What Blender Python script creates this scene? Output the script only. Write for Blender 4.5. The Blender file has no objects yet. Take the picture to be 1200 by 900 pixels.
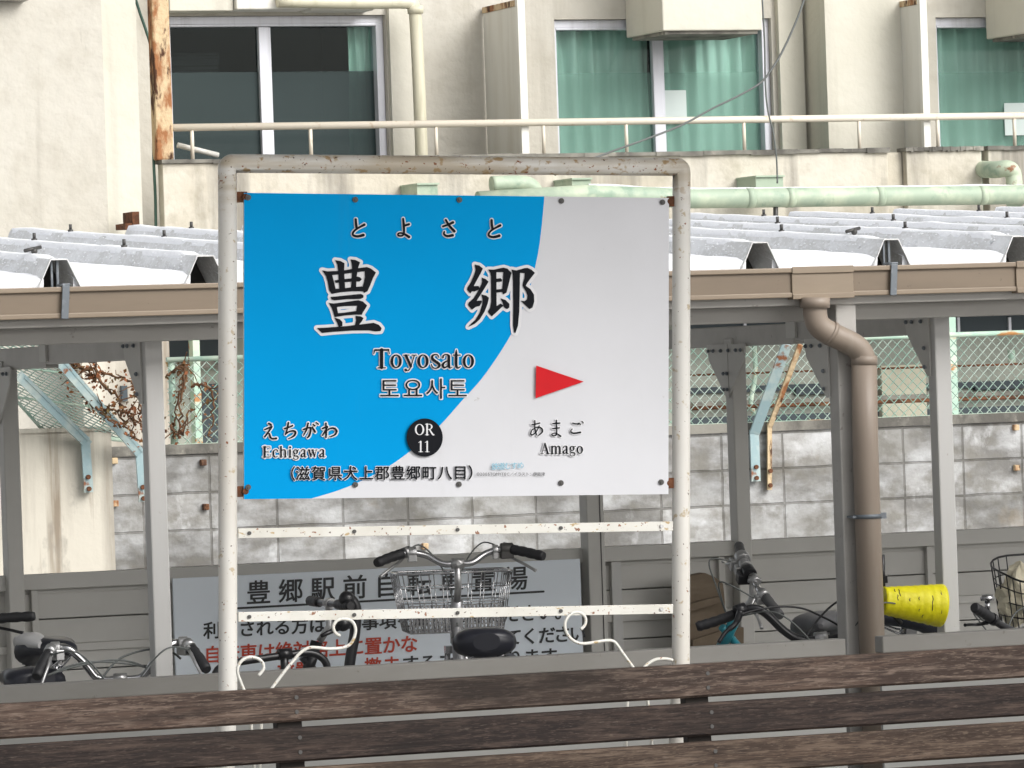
import bpy, bmesh, math, random
import numpy as np
from mathutils import Vector, Matrix, noise as mnoise
random.seed(7)
SC = bpy.context.scene
C = SC.collection

# ------------------------------------------------------------------ camera, sky, sun, exposure
FPX, HOR = 5800.0, 440.0                      # focal length in pixels of the 1200 px wide photo
TH, RO, PT = math.atan(6.7e-5 * FPX), 0.034, 10 / 5800
EYE = np.array([0, 0, 1.6])
_F = np.array([math.sin(TH) * math.cos(PT), math.cos(TH) * math.cos(PT), -math.sin(PT)])
_R0 = np.array([math.cos(TH), -math.sin(TH), 0]); _U0 = np.cross(_R0, _F)
_R = _R0 * math.cos(RO) - _U0 * math.sin(RO)
_U = _R0 * math.sin(RO) + _U0 * math.cos(RO)
cam = bpy.data.cameras.new('camera'); camo = bpy.data.objects.new('camera', cam); C.objects.link(camo)
cam.sensor_width = 36; cam.lens = FPX * 36 / 1200; cam.clip_start = 0.5; cam.clip_end = 2000
M = Matrix((_R, _U, -_F)).transposed().to_4x4(); M.translation = Vector(EYE)
camo.matrix_world = M
SC.camera = camo

SUN_EL, SUN_AZ = math.radians(36), math.radians(150)    # azimuth measured from +Y towards +X: behind the camera, to the right
w = bpy.data.worlds.new('World'); SC.world = w; w.use_nodes = True
nt = w.node_tree; nt.nodes.clear()
sky = nt.nodes.new('ShaderNodeTexSky'); sky.sky_type = 'NISHITA'; sky.sun_disc = False
sky.sun_elevation = SUN_EL; sky.sun_rotation = SUN_AZ; sky.air_density = 1.0; sky.dust_density = 5.0; sky.ozone_density = 1.0
hsv = nt.nodes.new('ShaderNodeHueSaturation'); hsv.inputs['Saturation'].default_value = 0.18
bg = nt.nodes.new('ShaderNodeBackground'); bg.inputs['Strength'].default_value = 0.15
wo = nt.nodes.new('ShaderNodeOutputWorld')
nt.links.new(sky.outputs[0], hsv.inputs['Color']); nt.links.new(hsv.outputs[0], bg.inputs[0]); nt.links.new(bg.outputs[0], wo.inputs[0])
sun = bpy.data.lights.new('sun', 'SUN'); sun.energy = 1.0; sun.angle = math.radians(40); sun.color = (1.0, 0.98, 0.95)
suno = bpy.data.objects.new('sun', sun); C.objects.link(suno)
_d = Vector((-math.sin(SUN_AZ) * math.cos(SUN_EL), -math.cos(SUN_AZ) * math.cos(SUN_EL), -math.sin(SUN_EL)))
suno.rotation_euler = _d.to_track_quat('-Z', 'Y').to_euler()
SC.view_settings.view_transform = 'Standard'; SC.view_settings.look = 'None'
SC.view_settings.exposure = 0.45; SC.view_settings.gamma = 1; SC.view_settings.use_curve_mapping = False
SC.cycles.max_bounces = 6

# ------------------------------------------------------------------ measuring: photo pixel -> point on a real plane Y
def W(px, py, Y):
    d = _F + _R * ((px - 600) / FPX) - _U * ((py - 450) / FPX)
    return Vector(EYE + d * (Y / d[1]))
def Xp(px, py, Y): return W(px, py, Y).x
def Zp(px, py, Y): return W(px, py, Y).z

# ------------------------------------------------------------------ materials
def S(r, g, b, k=1.0):
    f = lambda c: (c / 255 / 12.92 if c / 255 <= 0.04045 else ((c / 255 + 0.055) / 1.055) ** 2.4) * k
    return (f(r), f(g), f(b), 1)
def nodes_of(m): return m.node_tree.nodes, m.node_tree.links
def mat(name, base, rough=0.6, metal=0.0, layers=(), bump=None, spec=0.5, coat=0.0):
    m = bpy.data.materials.new(name); m.use_nodes = True
    N, L = nodes_of(m); b = N['Principled BSDF']
    b.inputs['Roughness'].default_value = rough; b.inputs['Metallic'].default_value = metal
    b.inputs['Specular IOR Level'].default_value = spec; b.inputs['Coat Weight'].default_value = coat
    tc = N.new('ShaderNodeTexCoord')
    rgb = N.new('ShaderNodeRGB'); rgb.outputs[0].default_value = base; cur = rgb.outputs[0]
    for (col, sc, lo, hi, st, det) in layers:
        mp = N.new('ShaderNodeMapping'); L.new(tc.outputs['Object'], mp.inputs[0])
        if not isinstance(sc, tuple): sc = (sc, sc, sc)
        mp.inputs['Scale'].default_value = sc
        mp.inputs['Location'].default_value = (random.random() * 9, random.random() * 9, random.random() * 9)
        n = N.new('ShaderNodeTexNoise'); n.inputs['Scale'].default_value = 1; n.inputs['Detail'].default_value = det; n.inputs['Roughness'].default_value = 0.6
        L.new(mp.outputs[0], n.inputs['Vector'])
        mr = N.new('ShaderNodeMapRange'); mr.inputs[1].default_value = lo; mr.inputs[2].default_value = hi; mr.inputs[3].default_value = 0; mr.inputs[4].default_value = st
        L.new(n.outputs[0], mr.inputs[0])
        mx = N.new('ShaderNodeMix'); mx.data_type = 'RGBA'
        L.new(mr.outputs[0], mx.inputs[0]); L.new(cur, mx.inputs[6]); mx.inputs[7].default_value = col; cur = mx.outputs[2]
    L.new(cur, b.inputs['Base Color'])
    if bump:
        mp = N.new('ShaderNodeMapping'); L.new(tc.outputs['Object'], mp.inputs[0])
        sc = bump[0] if isinstance(bump[0], tuple) else (bump[0],) * 3
        mp.inputs['Scale'].default_value = sc
        n = N.new('ShaderNodeTexNoise'); n.inputs['Scale'].default_value = 1; n.inputs['Detail'].default_value = 5
        L.new(mp.outputs[0], n.inputs['Vector'])
        bp = N.new('ShaderNodeBump'); bp.inputs['Strength'].default_value = bump[1]; bp.inputs['Distance'].default_value = bump[2]
        L.new(n.outputs[0], bp.inputs['Height']); L.new(bp.outputs[0], b.inputs['Normal'])
    return m
RUST = S(128, 72, 30); RUSTD = S(70, 42, 24); RUSTL = S(170, 115, 60)
MT = {}
MT['plaster'] = mat('plaster', (0.49, 0.465, 0.405, 1), 0.9, layers=[
    ((0.55, 0.53, 0.475, 1), 0.9, .4, .65, .7, 6), ((0.30, 0.275, 0.23, 1), (2.6, 2.6, .16), .55, .72, .8, 7), ((0.38, 0.35, 0.29, 1), 5, .5, .7, .4, 8), ((.20, .18, .15, 1), (9, 9, 1.2), .67, .75, .5, 7)], bump=(11, .6, .02))
MT['plaster_old'] = mat('plaster_old', (0.50, 0.46, 0.375, 1), 0.9, layers=[
    ((0.62, 0.59, 0.52, 1), 1.2, .4, .65, .7, 6), ((0.20, 0.185, 0.16, 1), (3.0, 3.0, .35), .52, .68, .85, 6), ((0.30, 0.27, 0.2, 1), 6, .5, .7, .45, 8)], bump=(14, .4, .02))
MT['plaster_pier'] = mat('plaster_pier', (0.56, 0.54, 0.46, 1), 0.9, layers=[((0.62, 0.60, 0.53, 1), 1.2, .4, .65, .7, 6), ((0.42, 0.40, 0.34, 1), (5, 5, .2), .58, .75, .5, 6)], bump=(9, .4, .02))
MT['garden_wall'] = mat('garden_wall_plaster', (0.58, 0.545, 0.465, 1), 0.9, layers=[
    ((0.30, 0.27, 0.225, 1), (3.4, 3.4, .3), .44, .60, .85, 7), ((0.20, 0.15, 0.10, 1), (6, 6, .35), .58, .68, .8, 7), ((.24, .22, .19, 1), (10, 10, 6), .58, .70, .5, 7)], bump=(14, .4, .01))
MT['coping'] = mat('weathered_coping', (0.24, 0.23, 0.20, 1), 0.95, layers=[((0.09, 0.085, 0.075, 1), 4, .42, .6, .9, 6), ((0.45, 0.42, 0.36, 1), 9, .6, .7, .6, 5)], bump=(20, .5, .01))
MT['ground_floor'] = mat('ground_floor_wall', (0.38, 0.40, 0.35, 1), 0.9, layers=[((0.28, 0.30, 0.26, 1), 1.3, .4, .65, .7, 6), ((0.36, 0.36, 0.3, 1), (.6, 3, 6), .55, .65, .5, 4)])
MT['beige_panel'] = mat('beige_panel', (0.47, 0.45, 0.35, 1), .8, layers=[((0.35, .34, .27, 1), 3, .5, .7, .5, 5)])
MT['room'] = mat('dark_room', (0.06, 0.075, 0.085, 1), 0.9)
MT['alu'] = mat('silver_aluminium', (0.62, 0.63, 0.68, 1), 0.45, 0.3, layers=[((.4, .4, .42, 1), (20, 20, 1), .5, .75, .5, 3)])
MT['curtain'] = mat('teal_curtain', (0.44, 0.60, 0.53, 1), 0.9, layers=[((0.36, 0.51, 0.45, 1), (12, 12, .5), .45, .6, .6, 2)])
MT['paper'] = mat('pale_paper', (0.62, 0.70, 0.68, 1), .8)
MT['cream_pipe'] = mat('cream_paint', (0.60, 0.57, 0.44, 1), 0.5, layers=[((.42, .40, .28, 1), (14, 14, 1.5), .52, .7, .6, 4)])
MT['cream_rail'] = mat('cream_railing_paint', (0.66, 0.60, 0.50, 1), 0.45, layers=[((.45, .32, .2, 1), 14, .6, .7, .6, 5)])
MT['white_board'] = mat('white_board', (0.66, 0.65, 0.60, 1), 0.6, layers=[((.52, .49, .42, 1), (5, 5, .6), .5, .7, .6, 4)])
MT['white_paint'] = mat('white_paint', (0.70, 0.69, 0.64, 1), 0.45, layers=[((.5, .47, .4, 1), (12, 12, 2), .52, .7, .5, 4)])
MT['mint'] = mat('mint_paint', (0.34, 0.42, 0.32, 1), 0.55, layers=[((.50, .56, .42, 1), 4, .45, .62, .8, 5), ((.16, .27, .2, 1), 6, .58, .68, .6, 5), (RUST, 5, .66, .71, .9, 6)], bump=(18, .2, .01))
MT['mint_rail'] = mat('mint_rail_paint', (0.36, 0.52, 0.42, 1), 0.5, layers=[((.55, .62, .5, 1), 7, .45, .62, .8, 5), (RUSTL, (3, 9, 9), .60, .66, .95, 6)])
MT['mesh_wire'] = mat('green_mesh_wire', (0.30, 0.46, 0.38, 1), 0.5, layers=[((.55, .62, .56, 1), 3, .45, .6, .8, 3)])
MT['blue_steel'] = mat('pale_blue_steel_paint', (0.27, 0.38, 0.40, 1), 0.5, layers=[((.50, .55, .5, 1), 6, .45, .62, .7, 5), (RUST, 9, .57, .63, .95, 6)])
MT['rust'] = mat('rusted_steel', S(104, 64, 40), 0.9, layers=[(RUSTD, 14, .45, .6, .9, 6), (S(150, 125, 95), 11, .6, .7, .7, 5)], bump=(40, .6, .01))
MT['rust_pillar'] = mat('peeling_rusted_pillar', (0.55, 0.42, 0.26, 1), 0.85, layers=[(S(140, 84, 42), (8, 8, 3), .46, .56, .9, 6), (RUSTD, (12, 12, 4), .54, .60, 1, 6), ((.10, .05, .03, 1), (16, 16, 6), .60, .66, .8, 5)], bump=(25, .6, .02))
MT['galv'] = mat('frosted_galvanised_roof_sheet', (0.66, 0.66, 0.65, 1), 0.55, 0.0, layers=[((.58, .58, .565, 1), 2, .45, .6, .6, 5), ((.85, .86, .87, 1), (90, 40, 90), .50, .60, .6, 5), ((.86, .87, .88, 1), (7, 2.5, 7), .47, .60, .7, 6)])
MT['snow'] = mat('snow', (0.88, 0.89, 0.91, 1), 0.9, bump=(45, .6, .01))
MT['shed_steel'] = mat('shed_grey_paint', (0.44, 0.425, 0.40, 1), 0.5, layers=[((.38, .365, .34, 1), (2, 6, 6), .42, .62, .8, 5), ((.18, .16, .14, 1), 28, .66, .72, .6, 4)])
MT['shed_rail_shaded'] = mat('shed_rail_shaded_paint', (0.27, 0.26, 0.24, 1), 0.5, layers=[((.23, .22, .2, 1), (2, 6, 6), .42, .62, .8, 5), ((.15, .13, .11, 1), 28, .66, .72, .6, 4)])  # shed grey darkened, overhead shade put into the rail colour
MT['shed_post_lit'] = mat('shed_lit_post_paint', (0.52, 0.515, 0.50, 1), 0.5, layers=[((.46, .45, .43, 1), (9, 9, .8), .45, .65, .7, 5), ((.25, .2, .15, 1), 30, .68, .73, .6, 4)])  # paler copy of the shed grey, light painted in for posts and stile
MT['shed_panel'] = mat('shed_panel_paint', (0.54, 0.53, 0.50, 1), 0.55, layers=[((.48, .47, .44, 1), 2, .42, .62, .7, 5)])
MT['shed_front'] = mat('shed_front_panel', (0.30, 0.30, 0.285, 1), 0.55, layers=[((.26, .26, .245, 1), 2, .42, .62, .7, 5)])
MT['shed_dark'] = mat('shed_seam_and_shade', (0.06, 0.058, 0.055, 1), 0.7)  # near-black paint for the seam and for shade painted into gaps and hollows
MT['gutter'] = mat('taupe_gutter_pvc', (0.205, 0.158, 0.112, 1), 0.5, layers=[((.17, .13, .092, 1), (1.5, 8, 8), .42, .62, .7, 5), ((.09, .07, .055, 1), 22, .68, .73, .7, 5)])
MT['gutter_lip'] = mat('taupe_gutter_lip', (0.275, 0.218, 0.158, 1), 0.5, layers=[((.23, .18, .13, 1), (2, 8, 8), .42, .62, .7, 5)])
MT['downpipe'] = mat('beige_taupe_downpipe', (0.30, 0.245, 0.195, 1), 0.45, layers=[((.25, .20, .16, 1), (6, 6, .8), .42, .62, .7, 5), ((.36, .32, .27, 1), (9, 9, 1.5), .6, .75, .5, 5)])
MT['strap'] = mat('blue_grey_steel_strap', (0.16, 0.18, 0.20, 1), 0.5, .3, layers=[((.3, .32, .34, 1), 25, .5, .65, .6, 4)])
MT['bolt'] = mat('dark_bolt_steel', (0.07, 0.068, 0.065, 1), 0.5, .5)
MT['sign_blue'] = mat('sign_blue_print', (0.0, 0.30, 0.67, 1), 0.5, layers=[((0.0, .275, .62, 1), 1.6, .4, .65, .5, 3), ((.03, .24, .50, 1), (9, 9, .5), .62, .74, .4, 5)], spec=.03)
MT['sign_white'] = mat('sign_white_print', (0.63, 0.635, 0.665, 1), 0.5, layers=[((.56, .56, .57, 1), (9, 9, .5), .60, .74, .5, 6), ((.58, .585, .61, 1), 2.2, .4, .65, .6, 5), ((.42, .41, .40, 1), 26, .72, .76, .6, 4)], spec=.1)
MT['sign_edge'] = mat('sign_edge_metal', (0.55, 0.55, 0.53, 1), 0.4, .4)
MT['ink'] = mat('black_ink', (0.012, 0.013, 0.016, 1), 0.6, spec=.04)
MT['ink_white'] = mat('white_ink', (0.70, 0.70, 0.72, 1), 0.6, spec=.04)
MT['ink_red'] = mat('red_ink', (0.58, 0.012, 0.018, 1), 0.5, layers=[((.50, .015, .02, 1), 10, .4, .65, .6, 4)], spec=.1)
MT['ink_cyan'] = mat('pale_cyan_ink', (0.22, 0.46, 0.58, 1), 0.4)
MT['ink_grey'] = mat('grey_ink', (0.12, 0.12, 0.125, 1), 0.4)
MT['pipe_white'] = mat('worn_cream_white_pipe_paint', (0.66, 0.645, 0.605, 1), 0.42, layers=[
    ((0.52, 0.485, 0.425, 1), (5, 5, 1.2), .45, .66, .7, 5), ((.42, .33, .20, 1), 34, .62, .68, .8, 3), (RUST, 58, .685, .71, .95, 3), (RUSTD, 75, .70, .715, .9, 2)])
MT['flat_white'] = mat('white_bar_paint', (0.66, 0.65, 0.60, 1), 0.42, layers=[((.52, .49, .42, 1), 5, .45, .66, .6, 5), ((.42, .29, .12, 1), (30, 60, 60), .63, .68, .9, 3), (RUST, 64, .67, .70, .9, 2), (RUSTD, 90, .69, .71, .9, 2)])
MT['notice'] = mat('notice_board_white', (0.74, 0.80, 0.86, 1), 0.5, layers=[((.70, .76, .82, 1), 2, .42, .62, .6, 4)])
MT['notice_red'] = mat('notice_red_ink', (0.50, 0.05, 0.02, 1), .5)
MT['notice_ink'] = mat('notice_black_ink', (0.02, 0.022, 0.025, 1), .5)
def wood(name, a, b_, c_):
    return mat(name, a, 0.8, layers=[(b_, (1.6, 9, 12), .42, .60, .85, 9), (c_, (7, 60, 60), .48, .66, .7, 9), (b_, (16, 260, 260), .50, .60, .8, 4), (c_, (40, 300, 300), .56, .64, .5, 3), ((.014, .011, .010, 1), (2.2, 8, 22), .54, .68, .75, 8), (S(140, 128, 116), (26, 200, 200), .62, .74, .3, 5), ((.018, .015, .013, 1), (.7, 3, 3), .56, .68, .65, 5)], bump=((6, 170, 170), .45, .004), spec=.2)
MT['wood'] = [wood('weathered_brown_timber', S(80, 66, 58), S(50, 41, 37), S(116, 102, 92)),
              wood('dark_weathered_timber', S(52, 43, 39), S(35, 30, 29), S(80, 68, 61)),
              wood('brown_timber', S(76, 63, 54), S(50, 41, 36), S(108, 94, 82))]
MT['wood_dark'] = mat('dark_timber_support', S(48, 42, 38), .8)
MT['chrome'] = mat('bicycle_chrome', (0.55, 0.55, 0.56, 1), 0.2, 1.0, layers=[((.38, .37, .36, 1), 30, .5, .7, .6, 4)])
MT['alloy'] = mat('dull_alloy', (0.48, 0.48, 0.48, 1), 0.38, .8, layers=[((.3, .29, .28, 1), 25, .5, .7, .6, 4)])
MT['rubber'] = mat('black_rubber', (0.018, 0.018, 0.02, 1), 0.55)
MT['black_paint'] = mat('black_bicycle_paint', (0.014, 0.014, 0.016, 1), 0.3, spec=.5)
MT['saddle'] = mat('black_saddle_vinyl', (0.016, 0.017, 0.024, 1), 0.33, spec=.5)
MT['saddle_grey'] = mat('grey_saddle_vinyl', (0.10, 0.10, 0.105, 1), 0.5)
MT['saddle_silver'] = mat('silver_saddle_vinyl', (0.42, 0.42, 0.42, 1), 0.35)
MT['grip_grey'] = mat('dark_grey_grip', (0.07, 0.07, 0.072, 1), .6)
MT['teal_paint'] = mat('teal_bicycle_paint', (0.02, 0.20, 0.25, 1), 0.3)
MT['navy_paint'] = mat('navy_bicycle_paint', (0.02, 0.03, 0.08, 1), 0.3)
MT['silver_paint'] = mat('silver_bicycle_paint', (0.40, 0.40, 0.41, 1), 0.3, .5)
MT['yellow_vinyl'] = mat('yellow_vinyl', (0.78, 0.71, 0.005, 1), 0.5, layers=[((.66, .58, .01, 1), 18, .45, .65, .6, 4)], bump=(25, .5, .01))
MT['bag'] = mat('cream_plastic_bag', (0.62, 0.57, 0.43, 1), 0.45, bump=(9, .6, .03))
MT['cardboard'] = mat('old_brown_cardboard', (0.17, 0.13, 0.09, 1), 0.9, layers=[((.12, .09, .06, 1), 5, .42, .62, .8, 5), ((.24, .19, .14, 1), (3, 3, 14), .52, .66, .6, 5)])
MT['vine'] = mat('dry_vine_stem', S(105, 75, 50), .9, layers=[(S(70, 50, 35), 20, .45, .6, .8, 4)])
MT['vine_leaf'] = mat('withered_leaf', S(122, 72, 42), .9, layers=[(S(95, 85, 45), 9, .45, .6, .8, 4), (S(150, 95, 60), 14, .55, .65, .8, 4)])
MT['cable'] = mat('grey_cable', (0.12, 0.13, 0.125, 1), .6)
MT['green_cable'] = mat('dark_green_cable', (0.04, 0.09, 0.07, 1), .6)
MT['asphalt'] = mat('wet_pale_concrete_ground', (0.48, 0.475, 0.46, 1), .95, layers=[((.56, .56, .55, 1), 1.3, .45, .6, .7, 6), ((.3, .3, .29, 1), 60, .5, .7, .5, 3)], bump=(60, .4, .01))
MT['concrete'] = mat('platform_concrete', (0.40, 0.39, 0.37, 1), .95, layers=[((.25, .245, .23, 1), 2, .45, .6, .7, 6)], bump=(30, .3, .01))

def rust_by_height(m, z0, z1):
    N, L = nodes_of(m); b = N['Principled BSDF']; src = b.inputs['Base Color'].links[0].from_socket
    tc = N.new('ShaderNodeTexCoord'); sp = N.new('ShaderNodeSeparateXYZ'); L.new(tc.outputs['Object'], sp.inputs[0])
    mr = N.new('ShaderNodeMapRange'); mr.inputs[1].default_value = z0; mr.inputs[2].default_value = z1; L.new(sp.outputs['Z'], mr.inputs[0]); cur = src
    for col, sc, lo, hi in (((.47, .41, .32, 1), (3, 9, 30), .38, .62), ((.36, .25, .13, 1), (34, 34, 50), .60, .67), (RUST, (56, 56, 70), .655, .69), (RUSTD, (80, 80, 80), .685, .71)):
        mp = N.new('ShaderNodeMapping'); L.new(tc.outputs['Object'], mp.inputs[0]); mp.inputs['Scale'].default_value = sc
        n = N.new('ShaderNodeTexNoise'); n.inputs['Scale'].default_value = 1; n.inputs['Detail'].default_value = 4; L.new(mp.outputs[0], n.inputs['Vector'])
        m1 = N.new('ShaderNodeMapRange'); m1.inputs[1].default_value = lo; m1.inputs[2].default_value = hi; L.new(n.outputs[0], m1.inputs[0])
        mu = N.new('ShaderNodeMath'); mu.operation = 'MULTIPLY'; L.new(m1.outputs[0], mu.inputs[0]); L.new(mr.outputs[0], mu.inputs[1])
        mx = N.new('ShaderNodeMix'); mx.data_type = 'RGBA'; L.new(mu.outputs[0], mx.inputs[0]); L.new(cur, mx.inputs[6]); mx.inputs[7].default_value = col; cur = mx.outputs[2]
    L.new(cur, b.inputs['Base Color'])
rust_by_height(MT['pipe_white'], 2.03, 2.13)
def block_material():
    m = mat('concrete_block', (0.34, 0.335, 0.32, 1), 0.95, layers=[
        ((.19, .185, .175, 1), (2.2, 2.2, 3.6), .40, .56, .9, 8), ((.62, .63, .64, 1), (2.4, 2.4, 5.0), .44, .64, .75, 10), ((.20, .19, .165, 1), (7, 7, 9), .50, .66, .7, 8), ((.72, .73, .74, 1), (6, 6, 4), .60, .72, .6, 9), ((.36, .29, .2, 1), 2.2, .64, .74, .5, 4)], bump=(35, .5, .01))
    N, L = nodes_of(m); b = N['Principled BSDF']
    src = b.inputs['Base Color'].links[0].from_socket
    tc = N.new('ShaderNodeTexCoord'); mp = N.new('ShaderNodeMapping'); mp.inputs['Rotation'].default_value = (-math.pi / 2, 0, 0)
    L.new(tc.outputs['Object'], mp.inputs[0])
    bt = N.new('ShaderNodeTexBrick'); bt.offset = 0.0; bt.inputs['Scale'].default_value = 1
    bt.inputs['Brick Width'].default_value = .358; bt.inputs['Row Height'].default_value = .19; bt.inputs['Mortar Size'].default_value = .007; bt.inputs['Mortar Smooth'].default_value = .3
    bt.inputs['Color1'].default_value = (1, 1, 1, 1); bt.inputs['Color2'].default_value = (.60, .60, .59, 1); bt.inputs['Mortar'].default_value = (.42, .41, .39, 1)
    L.new(mp.outputs[0], bt.inputs['Vector'])
    mx = N.new('ShaderNodeMix'); mx.data_type = 'RGBA'; mx.blend_type = 'MULTIPLY'; mx.inputs[0].default_value = .85
    L.new(src, mx.inputs[6]); L.new(bt.outputs['Color'], mx.inputs[7]); L.new(mx.outputs[2], b.inputs['Base Color'])
    old = b.inputs['Normal'].links[0].from_socket; b2 = N.new('ShaderNodeBump'); b2.invert = True; b2.inputs['Strength'].default_value = .9; b2.inputs['Distance'].default_value = .012
    L.new(bt.outputs['Fac'], b2.inputs['Height']); L.new(old, b2.inputs['Normal']); L.new(b2.outputs[0], b.inputs['Normal'])
    wv = N.new('ShaderNodeMapping'); wn = N.new('ShaderNodeTexNoise'); wn.inputs['Scale'].default_value = 6
    va = N.new('ShaderNodeMix'); va.data_type = 'VECTOR'; va.inputs[0].default_value = .012
    L.new(mp.outputs[0], va.inputs[4]); L.new(wn.outputs['Color'], va.inputs[5]); L.new(tc.outputs['Object'], wn.inputs['Vector']); L.new(va.outputs[1], bt.inputs['Vector'])
    return m
MT['block'] = block_material()

def glass_mat(name, tint, gloss, body=None, body_fac=0.0):
    m = bpy.data.materials.new(name); m.use_nodes = True
    N, L = nodes_of(m); N.clear()
    out = N.new('ShaderNodeOutputMaterial'); tr = N.new('ShaderNodeBsdfTransparent'); tr.inputs[0].default_value = tint
    gl = N.new('ShaderNodeBsdfGlossy'); gl.inputs['Roughness'].default_value = .03; gl.inputs[0].default_value = (.9, .95, .95, 1)
    lw = N.new('ShaderNodeLayerWeight'); lw.inputs[0].default_value = gloss
    mx = N.new('ShaderNodeMixShader'); cur = tr.outputs[0]
    if body:
        df = N.new('ShaderNodeBsdfDiffuse'); df.inputs[0].default_value = body
        m2 = N.new('ShaderNodeMixShader'); m2.inputs[0].default_value = body_fac
        L.new(cur, m2.inputs[1]); L.new(df.outputs[0], m2.inputs[2]); cur = m2.outputs[0]
    L.new(lw.outputs['Fresnel'], mx.inputs[0]); L.new(cur, mx.inputs[1]); L.new(gl.outputs[0], mx.inputs[2]); L.new(mx.outputs[0], out.inputs[0])
    return m
MT['glass'] = glass_mat('window_glass', (.88, .93, .92, 1), .16)
MT['frosted'] = glass_mat('frosted_window_glass', (.62, .70, .68, 1), .12, (.075, .098, .10, 1), .5)
MT['frosted_pale'] = glass_mat('frosted_pale_glass', (.88, .93, .92, 1), .10, (.30, .48, .41, 1), .22)

# ------------------------------------------------------------------ mesh helpers
OFF = {}
def off(o):
    return OFF.get(o.name, Vector((0, 0, 0))) if o else Vector((0, 0, 0))
class MB:
    def __init__(s): s.v, s.f, s.sm = [], [], []
    def add(s, vs, fs, smooth=False):
        n = len(s.v); s.v += [tuple(v) for v in vs]
        for f in fs: s.f.append([i + n for i in f]); s.sm.append(smooth)
        return s
    def box(s, x0, x1, y0, y1, z0, z1):
        vs = [(x, y, z) for x in (x0, x1) for y in (y0, y1) for z in (z0, z1)]
        return s.add(vs, [(0, 1, 3, 2), (4, 6, 7, 5), (0, 4, 5, 1), (2, 3, 7, 6), (0, 2, 6, 4), (1, 5, 7, 3)])
    def bar(s, p, q, wd, ht, up=(0, 0, 1)):
        p, q, up = Vector(p), Vector(q), Vector(up); d = (q - p).normalized()
        a = d.cross(up).normalized(); b = a.cross(d).normalized()
        vs = []
        for c in (p, q):
            for i, j in ((-1, -1), (1, -1), (1, 1), (-1, 1)): vs.append(c + a * (i * wd / 2) + b * (j * ht / 2))
        return s.add(vs, [(3, 2, 1, 0), (4, 5, 6, 7), (0, 1, 5, 4), (1, 2, 6, 5), (2, 3, 7, 6), (3, 0, 4, 7)])
    def prism(s, pts, vec):
        vec = Vector(vec); n = len(pts); a = [Vector(p) for p in pts]
        vs = a + [p + vec for p in a]
        fs = [tuple(range(n - 1, -1, -1)), tuple(range(n, 2 * n))] + [(i, (i + 1) % n, n + (i + 1) % n, n + i) for i in range(n)]
        return s.add(vs, fs)
    def tube(s, pts, r, n=10, caps=True, smooth=True):
        pts = [Vector(p) for p in pts]; m = len(pts)
        rs = r if isinstance(r, (list, tuple)) else [r] * m
        up = None; vs = []
        for i, p in enumerate(pts):
            d = (pts[min(i + 1, m - 1)] - pts[max(i - 1, 0)]).normalized()
            if up is None:
                up = Vector((0, 0, 1)) if abs(d.z) < .9 else Vector((1, 0, 0))
            a = d.cross(up)
            if a.length < 1e-6: a = d.cross(Vector((0.3, 1, 0.2)))
            a.normalize(); up = a.cross(d).normalized()
            for k in range(n):
                t = 2 * math.pi * k / n
                vs.append(p + (a * math.cos(t) + up * math.sin(t)) * rs[i])
        fs = [(i * n + k, i * n + (k + 1) % n, (i + 1) * n + (k + 1) % n, (i + 1) * n + k) for i in range(m - 1) for k in range(n)]
        s.add(vs, fs, smooth)
        if caps:
            b = len(s.v) - m * n
            s.f += [[b + k for k in range(n - 1, -1, -1)], [b + (m - 1) * n + k for k in range(n)]]; s.sm += [False, False]
        return s
    def cyl(s, p, q, r, n=14): return s.tube([p, q], r, n)
    def ball(s, c, r, nu=12, nv=8):
        c = Vector(c); r = r if isinstance(r, (tuple, list)) else (r, r, r); vs = []; fs = []
        for j in range(nv + 1):
            ph = math.pi * j / nv
            for i in range(nu):
                t = 2 * math.pi * i / nu
                vs.append((c.x + r[0] * math.sin(ph) * math.cos(t), c.y + r[1] * math.sin(ph) * math.sin(t), c.z + r[2] * math.cos(ph)))
        for j in range(nv):
            for i in range(nu): fs.append((j * nu + i, (j + 1) * nu + i, (j + 1) * nu + (i + 1) % nu, j * nu + (i + 1) % nu))
        return s.add(vs, fs, True)
    def torus(s, c, R, r, axis='y', n=40, m=10, a0=0, a1=2 * math.pi):
        c = Vector(c); pts = []
        full = abs(a1 - a0 - 2 * math.pi) < 1e-6
        for i in range(n + 1):
            t = a0 + (a1 - a0) * i / n
            pts.append(c + Vector((R * math.cos(t), 0, R * math.sin(t))))
        return s.tube(pts, r, m, caps=not full)
    def build(s, name, m, parent=None, local=False, bevel=0.0, label=None):
        me = bpy.data.meshes.new(name)
        o_ = Vector((0, 0, 0)) if local else off(parent)
        me.from_pydata([(v[0] - o_.x, v[1] - o_.y, v[2] - o_.z) for v in s.v], [], s.f)
        me.polygons.foreach_set('use_smooth', s.sm); me.update()
        me.materials.append(m)
        o = bpy.data.objects.new(name, me); C.objects.link(o)
        if parent: o.parent = parent; OFF[o.name] = off(parent)
        if bevel:
            b = o.modifiers.new('bevel', 'BEVEL'); b.width = bevel; b.segments = 2; b.limit_method = 'ANGLE'; b.harden_normals = False
        if label: o['label'] = label
        return o
def tag(o, label=None, cat=None, group=None, kind=None):
    if label: o['label'] = label
    if cat: o['category'] = cat
    if group: o['group'] = group
    if kind: o['kind'] = kind
    return o
def thing(name, loc, label, cat, group=None, rot=(0, 0, 0)):
    o = bpy.data.objects.new(name, None); C.objects.link(o); o.empty_display_size = .1
    o.location = loc; o.rotation_euler = rot; OFF[o.name] = Vector(loc)
    return tag(o, label, cat, group)
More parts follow.
